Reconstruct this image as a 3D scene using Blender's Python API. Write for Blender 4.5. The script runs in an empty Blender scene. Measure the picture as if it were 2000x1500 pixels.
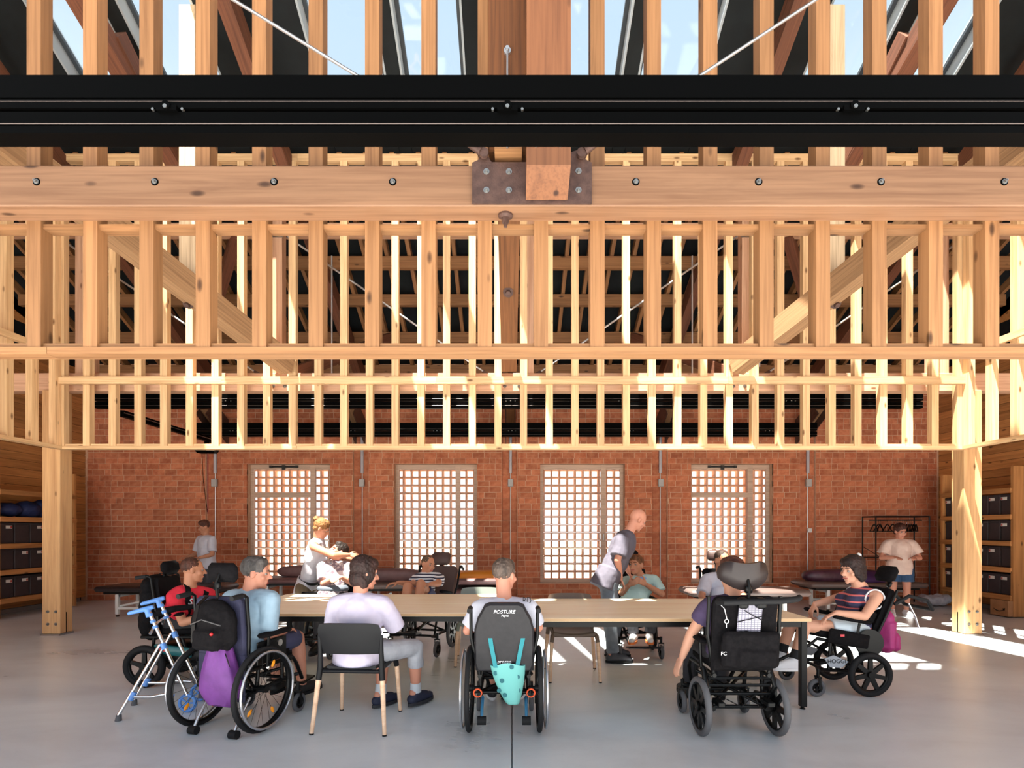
import bpy, math, random
import numpy as np
from mathutils import Vector, Matrix, Euler
random.seed(7)
C = bpy.context.scene.collection
SC = bpy.context.scene
PI = math.pi
def V(*a): return Vector(a[0]) if len(a) == 1 else Vector(a)
# ---------------------------------------------------------------- camera, world, sun, exposure
F_PX, EYE = 1062.0, 1.45
cam = bpy.data.cameras.new('camera'); cam_o = bpy.data.objects.new('camera', cam); C.objects.link(cam_o)
cam_o.location = (0, 0, EYE); cam_o.rotation_euler = (PI/2, 0, 0)
cam.sensor_fit = 'HORIZONTAL'; cam.sensor_width = 36; cam.lens = F_PX*36/2000; cam.shift_y = 285/2000
cam.clip_start = .05; cam.clip_end = 400
SC.camera = cam_o
w = bpy.data.worlds.new('sky'); SC.world = w; w.use_nodes = True
wn = w.node_tree; wn.nodes.clear()
_o = wn.nodes.new('ShaderNodeOutputWorld'); _b = wn.nodes.new('ShaderNodeBackground'); _t = wn.nodes.new('ShaderNodeTexCoord')
_s = wn.nodes.new('ShaderNodeSeparateXYZ'); _r = wn.nodes.new('ShaderNodeValToRGB')
wn.links.new(_t.outputs['Generated'], _s.inputs[0]); wn.links.new(_s.outputs['Z'], _r.inputs[0])
wn.links.new(_r.outputs[0], _b.inputs[0]); wn.links.new(_b.outputs[0], _o.inputs[0])
cr = _r.color_ramp
cr.elements[0].position = 0.0; cr.elements[0].color = (.86, .88, .90, 1)
cr.elements[1].position = 1.0; cr.elements[1].color = (.27, .38, .52, 1)
e = cr.elements.new(.22); e.color = (.74, .80, .85, 1)
e = cr.elements.new(.62); e.color = (.35, .435, .52, 1)
_b.inputs[1].default_value = 1.0
sun = bpy.data.lights.new('sun', 'SUN'); sun.energy = 16.0; sun.angle = math.radians(.55); sun.color = (1.0, .93, .82)
sun_o = bpy.data.objects.new('sun', sun); C.objects.link(sun_o)
SUN_AZ, SUN_EL = math.radians(40), math.radians(69)          # travels to +Y and a little to +X, steeply down
sd = V(math.sin(SUN_AZ)*math.cos(SUN_EL), math.cos(SUN_AZ)*math.cos(SUN_EL), -math.sin(SUN_EL))
sun_o.rotation_euler = sd.to_track_quat('-Z', 'Y').to_euler()
sun_o.location = (-4, -6, 20)
vs = SC.view_settings
SC.display_settings.display_device = 'sRGB'
vs.view_transform = 'Standard'; vs.look = 'None'; vs.gamma = 1.0; vs.use_curve_mapping = False; vs.exposure = 1.1
SC.cycles.max_bounces = 10; SC.cycles.diffuse_bounces = 6; SC.cycles.transparent_max_bounces = 16
SC.cycles.sample_clamp_indirect = 6.0
# ---------------------------------------------------------------- helpers
def lin(c):
    return tuple(((x/255)/12.92 if x/255 <= .04045 else ((x/255+.055)/1.055)**2.4) for x in c)
MATS = {}
def mat(name, rgb=(128,128,128), rough=.6, metal=0.0, spec=.5, coat=0):
    if name in MATS: return MATS[name]
    m = bpy.data.materials.new(name); m.use_nodes = True; MATS[name] = m
    b = m.node_tree.nodes['Principled BSDF']
    b.inputs['Base Color'].default_value = (*lin(rgb), 1); b.inputs['Roughness'].default_value = rough
    b.inputs['Metallic'].default_value = metal; b.inputs['Specular IOR Level'].default_value = spec
    if coat: b.inputs['Coat Weight'].default_value = coat
    return m
def nd(m, t, **kw):
    n = m.node_tree.nodes.new(t)
    for k, v in kw.items():
        if k in n.inputs: n.inputs[k].default_value = v
        else: setattr(n, k, v)
    return n
def lk(m, a, b): m.node_tree.links.new(a, b)
def ramp(m, fac, stops):
    r = nd(m, 'ShaderNodeValToRGB'); e = r.color_ramp.elements
    while len(e) < len(stops): e.new(.5)
    for i, (p, c) in enumerate(stops): e[i].position = p; e[i].color = (*c, 1)
    lk(m, fac, r.inputs[0]); return r.outputs[0]
def mixc(m, fac, a, b, mode='MIX'):
    x = nd(m, 'ShaderNodeMix', data_type='RGBA', blend_type=mode)
    for s, v in ((x.inputs[0], fac), (x.inputs[6], a), (x.inputs[7], b)):
        if hasattr(v, 'links'): lk(m, v, s)
        else: s.default_value = v if not isinstance(v, tuple) else (*v, 1) if len(v) == 3 else v
    return x.outputs[2]
def wood(name, rgb, dark, rough=.55, knots=True, grain=14, var=.22, spec=.4):
    """timber: grain runs along the object's own X axis"""
    m = mat(name, rgb, rough, spec=spec); b = m.node_tree.nodes['Principled BSDF']
    tc = nd(m, 'ShaderNodeTexCoord'); oi = nd(m, 'ShaderNodeObjectInfo'); geo = nd(m, 'ShaderNodeNewGeometry')
    ad = nd(m, 'ShaderNodeVectorMath', operation='ADD')
    cb = nd(m, 'ShaderNodeCombineXYZ'); ml = nd(m, 'ShaderNodeMath', operation='MULTIPLY'); ml.inputs[1].default_value = 61.0
    lk(m, oi.outputs['Random'], ml.inputs[0])
    for i in range(3): lk(m, ml.outputs[0], cb.inputs[i])
    lk(m, tc.outputs['Object'], ad.inputs[0]); lk(m, cb.outputs[0], ad.inputs[1])
    mp = nd(m, 'ShaderNodeMapping'); mp.inputs['Scale'].default_value = (.55, grain, grain); lk(m, ad.outputs[0], mp.inputs[0])
    n1 = nd(m, 'ShaderNodeTexNoise', Scale=1.6, Detail=5.0, Roughness=.6, Distortion=.7); lk(m, mp.outputs[0], n1.inputs['Vector'])
    mp2 = nd(m, 'ShaderNodeMapping'); mp2.inputs['Scale'].default_value = (1.2, 60, 60); lk(m, ad.outputs[0], mp2.inputs[0])
    n2 = nd(m, 'ShaderNodeTexNoise', Scale=1.0, Detail=3.0); lk(m, mp2.outputs[0], n2.inputs['Vector'])
    L, D = lin(rgb), lin(dark)
    c = ramp(m, n1.outputs[0], [(.30, tuple(.5*(a+d) for a, d in zip(L, D))), (.52, L), (.72, tuple(min(1, a*1.13) for a in L))])
    f2 = nd(m, 'ShaderNodeMapRange'); f2.inputs[1].default_value = .45; f2.inputs[2].default_value = .75; f2.inputs[4].default_value = .45
    lk(m, n2.outputs[0], f2.inputs[0])
    c = mixc(m, f2.outputs[0], c, D)
    if knots:
        mp3 = nd(m, 'ShaderNodeMapping'); mp3.inputs['Scale'].default_value = (2.6, 6.5, 6.5); lk(m, ad.outputs[0], mp3.inputs[0])
        vo = nd(m, 'ShaderNodeTexVoronoi', Scale=1.0); lk(m, mp3.outputs[0], vo.inputs['Vector'])
        kf = ramp(m, vo.outputs['Distance'], [(.05, (1, 1, 1)), (.09, (.7, .7, .7)), (.14, (0, 0, 0))])
        c = mixc(m, kf, c, tuple(d*.45 for d in D))
    hv = nd(m, 'ShaderNodeHueSaturation'); mr = nd(m, 'ShaderNodeMapRange'); mr.inputs[3].default_value = 1-var; mr.inputs[4].default_value = 1+var*.7
    ra = nd(m, 'ShaderNodeMath', operation='FRACT'); rb = nd(m, 'ShaderNodeMath', operation='ADD')
    lk(m, oi.outputs['Random'], rb.inputs[0]); lk(m, geo.outputs['Random Per Island'], rb.inputs[1]); lk(m, rb.outputs[0], ra.inputs[0])
    lk(m, ra.outputs[0], mr.inputs[0]); lk(m, mr.outputs[0], hv.inputs['Value']); lk(m, c, hv.inputs['Color'])
    lk(m, hv.outputs[0], b.inputs['Base Color'])
    bp = nd(m, 'ShaderNodeBump', Strength=.12, Distance=.004); lk(m, n2.outputs[0], bp.inputs['Height']); lk(m, bp.outputs[0], b.inputs['Normal'])
    return m
def noisy(name, a=None, b_=None, scale=6, rough=.7, bump=0, metal=0, stops=(.35, .65), perobj=0, spec=.4, stretch=(1,1,1), detail=4.0):
    if name in MATS: return MATS[name]
    m = mat(name, a, rough, metal, spec); b = m.node_tree.nodes['Principled BSDF']
    tc = nd(m, 'ShaderNodeTexCoord'); mp = nd(m, 'ShaderNodeMapping'); mp.inputs['Scale'].default_value = stretch
    lk(m, tc.outputs['Object'], mp.inputs[0])
    n = nd(m, 'ShaderNodeTexNoise', Scale=float(scale), Detail=detail, Roughness=.6); lk(m, mp.outputs[0], n.inputs['Vector'])
    c = ramp(m, n.outputs[0], [(stops[0], lin(a)), (stops[1], lin(b_))])
    if perobj:
        oi = nd(m, 'ShaderNodeObjectInfo'); geo = nd(m, 'ShaderNodeNewGeometry')
        rb = nd(m, 'ShaderNodeMath', operation='ADD'); ra = nd(m, 'ShaderNodeMath', operation='FRACT')
        lk(m, oi.outputs['Random'], rb.inputs[0]); lk(m, geo.outputs['Random Per Island'], rb.inputs[1]); lk(m, rb.outputs[0], ra.inputs[0])
        mr = nd(m, 'ShaderNodeMapRange'); mr.inputs[3].default_value = 1-perobj; mr.inputs[4].default_value = 1+perobj
        lk(m, ra.outputs[0], mr.inputs[0]); hv = nd(m, 'ShaderNodeHueSaturation'); lk(m, mr.outputs[0], hv.inputs['Value']); lk(m, c, hv.inputs['Color']); c = hv.outputs[0]
    lk(m, c, b.inputs['Base Color'])
    if bump:
        n3 = nd(m, 'ShaderNodeTexNoise', Scale=scale*6.0, Detail=3.0); lk(m, mp.outputs[0], n3.inputs['Vector'])
        bp = nd(m, 'ShaderNodeBump', Strength=bump, Distance=.01); lk(m, n3.outputs[0], bp.inputs['Height']); lk(m, bp.outputs[0], b.inputs['Normal'])
    return m
def glass(name='glass'):
    if name in MATS: return MATS[name]
    m = bpy.data.materials.new(name); m.use_nodes = True; MATS[name] = m; t = m.node_tree; t.nodes.clear()
    o = t.nodes.new('ShaderNodeOutputMaterial'); mx = t.nodes.new('ShaderNodeMixShader'); tr = t.nodes.new('ShaderNodeBsdfTransparent')
    gl = t.nodes.new('ShaderNodeBsdfGlossy'); gl.inputs['Roughness'].default_value = .02; fr = t.nodes.new('ShaderNodeFresnel'); fr.inputs[0].default_value = 1.3
    tr.inputs[0].default_value = (.95, .97, .97, 1)
    t.links.new(fr.outputs[0], mx.inputs[0]); t.links.new(tr.outputs[0], mx.inputs[1]); t.links.new(gl.outputs[0], mx.inputs[2]); t.links.new(mx.outputs[0], o.inputs[0])
    return m
def stripes(name, a, b_, period, frac, axis=2, rough=.8, thin=None):
    if name in MATS: return MATS[name]
    m = mat(name, a, rough); b = m.node_tree.nodes['Principled BSDF']
    tc = nd(m, 'ShaderNodeTexCoord'); s = nd(m, 'ShaderNodeSeparateXYZ'); lk(m, tc.outputs['Object'], s.inputs[0])
    q = nd(m, 'ShaderNodeMath', operation='DIVIDE'); q.inputs[1].default_value = period; lk(m, s.outputs[axis], q.inputs[0])
    fr = nd(m, 'ShaderNodeMath', operation='FRACT'); lk(m, q.outputs[0], fr.inputs[0])
    g = nd(m, 'ShaderNodeMath', operation='GREATER_THAN'); g.inputs[1].default_value = frac; lk(m, fr.outputs[0], g.inputs[0])
    lk(m, mixc(m, g.outputs[0], lin(a), lin(b_)), b.inputs['Base Color']); return m

class MB:
    """collects closed shapes and links them as one mesh object"""
    def __init__(s): s.v = []; s.f = []
    def add(s, vs, fs):
        o = len(s.v); s.v.extend(tuple(p) for p in vs); s.f.extend(tuple(i+o for i in q) for q in fs); return s
    def box(s, c, d, R=None):
        x, y, z = d[0]/2, d[1]/2, d[2]/2
        vs = [V(a*x, b*y, e*z) for a in (-1, 1) for b in (-1, 1) for e in (-1, 1)]
        if R is not None: vs = [R @ p for p in vs]
        c = V(c)
        return s.add([p+c for p in vs], [(0,1,3,2),(4,6,7,5),(0,4,5,1),(2,3,7,6),(0,2,6,4),(1,5,7,3)])
    def rbox(s, c, d, r=.01, R=None):
        """box with chamfered edges"""
        x, y, z = d[0]/2, d[1]/2, d[2]/2; r = min(r, x*.9, y*.9, z*.9)
        import itertools
        vs = []
        for a, b, e in itertools.product((-1, 1), repeat=3):
            vs += [V(a*x, b*(y-r), e*(z-r)), V(a*(x-r), b*y, e*(z-r)), V(a*(x-r), b*(y-r), e*z)]
        idx = lambda a, b, e, k: ((a > 0)*4+(b > 0)*2+(e > 0))*3+k
        fs = []
        for a in (-1, 1): fs.append([idx(a,-1,-1,0), idx(a,1,-1,0), idx(a,1,1,0), idx(a,-1,1,0)][::a])
        for b in (-1, 1): fs.append([idx(-1,b,-1,1), idx(-1,b,1,1), idx(1,b,1,1), idx(1,b,-1,1)][::b])
        for e in (-1, 1): fs.append([idx(-1,-1,e,2), idx(1,-1,e,2), idx(1,1,e,2), idx(-1,1,e,2)][::e])
        for a in (-1, 1):
            for b in (-1, 1): fs.append([idx(a,b,-1,0), idx(a,b,-1,1), idx(a,b,1,1), idx(a,b,1,0)][::a*b])
        for a in (-1, 1):
            for e in (-1, 1): fs.append([idx(a,-1,e,0), idx(a,-1,e,2), idx(a,1,e,2), idx(a,1,e,0)][::-a*e])
        for b in (-1, 1):
            for e in (-1, 1): fs.append([idx(-1,b,e,1), idx(-1,b,e,2), idx(1,b,e,2), idx(1,b,e,1)][::b*e])
        for a in (-1, 1):
            for b in (-1, 1):
                for e in (-1, 1): fs.append([idx(a,b,e,0), idx(a,b,e,1), idx(a,b,e,2)][::a*b*e])
        if R is not None: vs = [R @ p for p in vs]
        c = V(c); return s.add([p+c for p in vs], fs)
    def loft(s, rings, cap=True):
        n = len(rings[0]); vs = [p for r in rings for p in r]; fs = []
        for i in range(len(rings)-1):
            for j in range(n):
                k = (j+1) % n; fs.append((i*n+j, i*n+k, (i+1)*n+k, (i+1)*n+j))
        if cap: fs.append(tuple(range(n))[::-1]); fs.append(tuple((len(rings)-1)*n+j for j in range(n)))
        return s.add(vs, fs)
    @staticmethod
    def frame(d):
        d = V(d).normalized(); u = d.orthogonal().normalized() if abs(d.z) > .99 else d.cross(V(0,0,1)).normalized()
        return u, d.cross(u).normalized()*-1
    def cyl(s, a, b, r, r2=None, n=12, cap=True):
        a, b = V(a), V(b); u, w_ = s.frame(b-a); r2 = r if r2 is None else r2
        ring = lambda c, q: [c+u*(q*math.cos(2*PI*i/n))-w_*(q*math.sin(2*PI*i/n)) for i in range(n)]
        return s.loft([ring(a, r), ring(b, r2)][::1], cap)
    def tube(s, pts, r, n=8, close=False):
        pts = [V(p) for p in pts]; m = len(pts)
        rings = []; prev = None
        for i, p in enumerate(pts):
            if close: d = (pts[(i+1) % m]-pts[i-1])
            else: d = (pts[min(i+1, m-1)]-pts[max(i-1, 0)])
            d = d.normalized()
            if prev is None: u = s.frame(d)[0]
            else: u = (prev-d*prev.dot(d)).normalized()
            prev = u; w_ = d.cross(u)
            rr = r[i] if hasattr(r, '__len__') else r
            rings.append([p+u*(rr*math.cos(2*PI*k/n))+w_*(rr*math.sin(2*PI*k/n)) for k in range(n)])
        if close: rings.append(rings[0]); return s.loft(rings, False)
        return s.loft(rings, True)
    def ell(s, c, r, R=None, n=14, m=9):
        c = V(c); r = (r, r, r) if not hasattr(r, '__len__') else r
        vs = [V(0,0,-r[2])]
        for i in range(1, m):
            t = -PI/2+PI*i/m
            for j in range(n):
                a = 2*PI*j/n; vs.append(V(r[0]*math.cos(t)*math.cos(a), r[1]*math.cos(t)*math.sin(a), r[2]*math.sin(t)))
        vs.append(V(0,0,r[2])); fs = []
        for j in range(n):
            k = (j+1) % n; fs.append((0, 1+k, 1+j)); fs.append((len(vs)-1, 1+(m-2)*n+j, 1+(m-2)*n+k))
            for i in range(m-2): fs.append((1+i*n+j, 1+i*n+k, 1+(i+1)*n+k, 1+(i+1)*n+j))
        if R is not None: vs = [R @ p for p in vs]
        return s.add([p+c for p in vs], fs)
    def cap(s, a, b, ra, rb=None, n=12):
        """tapered capsule"""
        a, b = V(a), V(b); rb = ra if rb is None else rb; d = (b-a); L = d.length
        if L < 1e-6: return s.ell(a, ra)
        d /= L; u, w_ = s.frame(d); rings = []
        for t in (-85, -60, -30): rings.append((a+d*(ra*math.sin(math.radians(t))), ra*math.cos(math.radians(t))))
        rings.append((a, ra)); rings.append((b, rb))
        for t in (30, 60, 85): rings.append((b+d*(rb*math.sin(math.radians(t))), rb*math.cos(math.radians(t))))
        return s.loft([[c+u*(q*math.cos(2*PI*i/n))-w_*(q*math.sin(2*PI*i/n)) for i in range(n)] for c, q in rings])
    def torus(s, c, R, r, axis='X', n=32, m=8, sq=1.0):
        c = V(c); rings = []
        for i in range(n):
            a = 2*PI*i/n; ring = []
            for j in range(m):
                t = 2*PI*j/m; q = R+r*math.cos(t); h = r*math.sin(t)*sq
                p = (h, q*math.cos(a), q*math.sin(a)) if axis == 'X' else (q*math.cos(a), h, q*math.sin(a)) if axis == 'Y' else (q*math.cos(a), q*math.sin(a), h)
                ring.append(c+V(p))
            rings.append(ring)
        rings.append(rings[0]); return s.loft(rings, False)
    def prism(s, poly, a, b, plane='XZ'):
        """polygon in a plane extruded from a to b along the third axis"""
        def P(p, t): return V(p[0], t, p[1]) if plane == 'XZ' else V(t, p[0], p[1]) if plane == 'YZ' else V(p[0], p[1], t)
        n = len(poly)
        s.add([P(p, a) for p in poly]+[P(p, b) for p in poly], [tuple(range(n)), tuple(range(2*n-1, n-1, -1))]+[(i, i+n, (i+1) % n+n, (i+1) % n) for i in range(n)])
        return s
    def mesh(s, name, m=None, smooth=None):
        me = bpy.data.meshes.new(name); me.from_pydata([tuple(p) for p in s.v], [], s.f)
        import bmesh
        bm = bmesh.new(); bm.from_mesh(me); bmesh.ops.recalc_face_normals(bm, faces=bm.faces); bm.to_mesh(me); bm.free()
        if m is not None: me.materials.append(m)
        if smooth:
            me.polygons.foreach_set('use_smooth', [True]*len(me.polygons)); me.set_sharp_from_angle(angle=math.radians(smooth))
        return me
    def obj(s, name, m, parent=None, smooth=None, loc=None, rot=None):
        return link(name, s.mesh(name, m, smooth), parent, loc, rot)
def link(name, data, parent=None, loc=None, rot=None):
    o = bpy.data.objects.new(name, data); C.objects.link(o)
    if parent is not None: o.parent = parent
    if loc is not None: o.location = loc
    if rot is not None: o.rotation_euler = rot
    return o
def empty(name, loc=(0,0,0), rz=0, parent=None):
    o = link(name, None, parent, loc, (0, 0, rz)); o.empty_display_size = .1; return o
def tag(o, label=None, cat=None, group=None, kind=None):
    if label: o['label'] = label
    if cat: o['category'] = cat
    if group: o['group'] = group
    if kind: o['kind'] = kind
    return o
def thing(name, label, cat, loc=(0,0,0), rz=0, group=None): return tag(empty(name, loc, rz), label, cat, group)
def struct(name, loc=(0,0,0)): return tag(empty(name, loc), kind='structure')
def copy_tree(o, parent=None):
    c = o.copy(); C.objects.link(c); c.parent = parent
    for ch in list(o.children): copy_tree(ch, c)
    return c
_tm = {}
def timber(name, p0, p1, w_, h, m, parent=None, chamfer=0, side=None, up=(0,0,1)):
    """a squared timber from p0 to p1 in its parent's frame; w_ across, h upwards; shares mesh data between equal sizes"""
    p0, p1 = V(p0), V(p1); d = p1-p0; L = d.length; d /= L
    u = V(up)
    if abs(d.dot(u)) > .98: u = V(0,1,0)
    y = u.cross(d).normalized(); z = d.cross(y)
    k = (round(L, 3), round(w_, 4), round(h, 4), m.name, chamfer)
    if k not in _tm:
        b = MB(); b.rbox((0,0,0), (L, w_, h), chamfer) if chamfer else b.box((0,0,0), (L, w_, h)); _tm[k] = b.mesh(name, m)
    o = link(name, _tm[k], parent)
    R = Matrix((d, y, z)).transposed().to_4x4(); o.matrix_local = Matrix.Translation((p0+p1)/2) @ R
    return o
def at(px, py, Y):
    """world point that the camera sees at photograph pixel (px, py) at distance Y"""
    return V((px-1000)/F_PX*Y, Y, EYE+(1035-py)/F_PX*Y)
# ---------------------------------------------------------------- materials
M_SPR = wood('pale_spruce', (222,184,138), (168,120,76), var=.14)
M_LAT = wood('amber_spruce', (146,104,68), (98,62,34), var=.16)
M_BEAM = wood('beam_pine', (132,96,70), (96,62,40), grain=10, var=.06)
M_PINK = wood('pale_pink_pine', (206,164,134), (170,120,88), var=.08)
M_OLD = wood('old_timber', (128,82,48), (66,36,18), grain=18, knots=False, rough=.75, var=.15)
M_WEATH = wood('weathered_timber', (160,122,86), (92,62,40), grain=20, knots=False, rough=.8, var=.12)
M_RED = wood('red_brown_timber', (108,66,46), (58,32,22), grain=14, knots=False, rough=.7, var=.15)
M_PLANK = wood('wall_plank', (190,132,78), (122,74,38), grain=9, var=.2)
M_COL = wood('column_pine', (208,164,116), (160,112,70), grain=8, var=.04)
M_BRICK = noisy('clay_brick', (166,92,62), (192,120,86), 9, .85, .25, perobj=.18)
M_JALI = noisy('pale_clay', (232,172,140), (240,188,156), 8, .85, .1, perobj=.12)
M_MORT = noisy('mortar', (190,150,124), (204,166,138), 14, .95, .2)
M_DARKP = noisy('charcoal_panel', (22,25,27), (27,31,33), 3, .7, spec=.15)
M_BLACK = mat('black_aluminium', (4,4,4), .4, 0, .025)
M_STEEL = mat('brushed_steel', (176,176,176), .3, 1.0)
M_ROD = mat('rod_steel', (190,190,192), .38, .9)
M_BROWNST = noisy('brown_steel', (72,52,46), (92,68,60), 20, .5, .2, metal=.3)
M_GREYFR = mat('grey_frame', (150,158,164), .5)
M_DKFR = mat('dark_frame', (58,64,70), .45, .2)
M_WINFR = wood('window_oak', (196,168,148), (160,134,116), knots=False, var=.05)
M_GLASS = glass()
M_CONC = None
def concrete():
    m = mat('polished_concrete', (150,152,152), .3, spec=.55); b = m.node_tree.nodes['Principled BSDF']
    tc = nd(m, 'ShaderNodeTexCoord')
    mp = nd(m, 'ShaderNodeMapping'); mp.inputs['Scale'].default_value = (.55, 1.1, 1); lk(m, tc.outputs['Object'], mp.inputs[0])
    n = nd(m, 'ShaderNodeTexNoise', Scale=1.3, Detail=9.0, Roughness=.62, Distortion=.4); lk(m, mp.outputs[0], n.inputs['Vector'])
    c = ramp(m, n.outputs[0], [(.3, lin((192,197,201))), (.5, lin((209,215,219))), (.72, lin((221,227,230)))])
    n2 = nd(m, 'ShaderNodeTexNoise', Scale=60.0, Detail=4.0); lk(m, tc.outputs['Object'], n2.inputs['Vector'])
    f = nd(m, 'ShaderNodeMapRange'); f.inputs[1].default_value = .6; f.inputs[2].default_value = .8; f.inputs[4].default_value = .18; lk(m, n2.outputs[0], f.inputs[0])
    lk(m, mixc(m, f.outputs[0], c, lin((168,168,166))), b.inputs['Base Color'])
    rr = nd(m, 'ShaderNodeMapRange'); rr.inputs[3].default_value = .2; rr.inputs[4].default_value = .42; lk(m, n.outputs[0], rr.inputs[0]); lk(m, rr.outputs[0], b.inputs['Roughness'])
    return m
M_CONC = concrete()
XW, YB, YF = 8.73, 11.18, 0.5        # side walls, back wall, open front
YFL = -7.0
def roof_z(Y): return 10.45-.5*Y if Y >= 2 else 9.45-.5*(2-Y)
# ---------------------------------------------------------------- floor and ground
fl = MB()
for x0, x1 in ((-XW-.3, -.004), (.004, XW+.3)): fl.box(((x0+x1)/2, (YFL+YB+.35)/2, -.06), (x1-x0, YB+.35-YFL, .12))
fl.box((0, (YFL+YB+.35)/2, -.09), (.008, YB+.35-YFL, .06))
tag(fl.obj('floor', M_CONC), kind='structure')
tag(MB().box((0, 0, -.22), (160, 160, .1)).obj('ground_outside', noisy('pale_paving', (196,186,172), (208,198,184), 3, .9)), kind='structure')
# ---------------------------------------------------------------- back wall of bricks
WINS = [(-5.45, -3.74), (-2.42, -.72), (.58, 2.32), (3.68, 5.37)]; WZ0, WZ1 = .351, 2.808
CHAN = [-6.14, -3.11, -.05, 3.04, 6.08]
wb = struct('wall_back')
core = MB(); zt = roof_z(YB)
xs = [-XW-.3]+[x for w_ in WINS for x in w_]+[XW+.3]
def wallpiece(x0, x1, z0, z1):
    """mortar core with the service channels recessed"""
    cuts = [x0]
    for c in CHAN:
        if x0 < c-.16 and c+.16 < x1: cuts += [c-.16, c+.16]
    cuts.append(x1)
    for i in range(len(cuts)-1):
        y0 = YB+(.06 if i % 2 else 0); core.box(((cuts[i]+cuts[i+1])/2, (y0+YB+.32)/2, (z0+z1)/2), (cuts[i+1]-cuts[i], YB+.32-y0, z1-z0))
for i in range(0, len(xs), 2): wallpiece(xs[i], xs[i+1], 0, zt)
for x0, x1 in WINS: core.box(((x0+x1)/2, YB+.16, WZ0/2), (x1-x0, .32, WZ0)); core.box(((x0+x1)/2, YB+.16, (WZ1+zt)/2), (x1-x0, .32, zt-WZ1))
core.obj('masonry_core', M_MORT, wb)
rb = random.Random(3); BR = []
CH = .117
for r in range(int(zt/CH)):
    z = r*CH+.0585; x = -XW+(.0 if r % 2 else -.12)+rb.uniform(-.02, .02)
    while x < XW:
        L = .236 if rb.random() > .18 else .112
        a, b = x, x+L; x = b+.011
        a, b = max(a, -XW), min(b, XW)
        segs = [(a, b, 0)]
        for w0, w1 in WINS:
            if WZ0 < z < WZ1:
                ns = []
                for p, q, k in segs:
                    if q <= w0 or p >= w1: ns.append((p, q, k))
                    else:
                        if p < w0-.012: ns.append((p, w0, k))
                        if q > w1+.012: ns.append((w1, q, k))
                segs = ns
        for c in CHAN:
            ns = []
            for p, q, k in segs:
                if q <= c-.16 or p >= c+.16: ns.append((p, q, k))
                else:
                    if p < c-.177: ns.append((p, c-.165, k))
                    if q > c+.177: ns.append((c+.165, q, k))
            segs = ns
        for p, q, k in segs:
            if q-p > .01: BR.append((p, q, z, 0))
    for c in CHAN:
        if r % 2 == 0: BR.append((c-.155, c+.155, z+CH/2, 1))
def seen(b):
    x, z = (b[0]+b[1])/2, b[2]
    return (b[1]-b[0]) > .2 and .62 < z < 2.72 and abs(x) < 8.3 and not (1.2 < 0)
cand = [b for b in BR if seen(b)]; rb.shuffle(cand)
cand.sort(key=lambda b: abs(b[2]-1.9)); pick = cand[:300]; ps = set(pick)
_bm = {}
def brick_dims(b): return (round(b[1]-b[0], 2), b[3])
for b in pick:
    k = brick_dims(b)
    if k not in _bm: _bm[k] = MB().rbox((0,0,0), (k[0], .05, .230 if b[3] else .106), .005).mesh('brick', M_BRICK)
    link('brick', _bm[k], wb, ((b[0]+b[1])/2, YB+.0205+(.06 if b[3] else 0)+rb.uniform(-.004, .004), b[2]))
rest = MB()
for b in BR:
    if b in ps: continue
    y = YB+.0205+(.06 if b[3] else 0)+rb.uniform(-.004, .004)
    rest.box(((b[0]+b[1])/2, y, b[2]), (b[1]-b[0], .05, .230 if b[3] else .106))
tag(rest.obj('brick_courses', M_BRICK, wb), kind='stuff')
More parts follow.
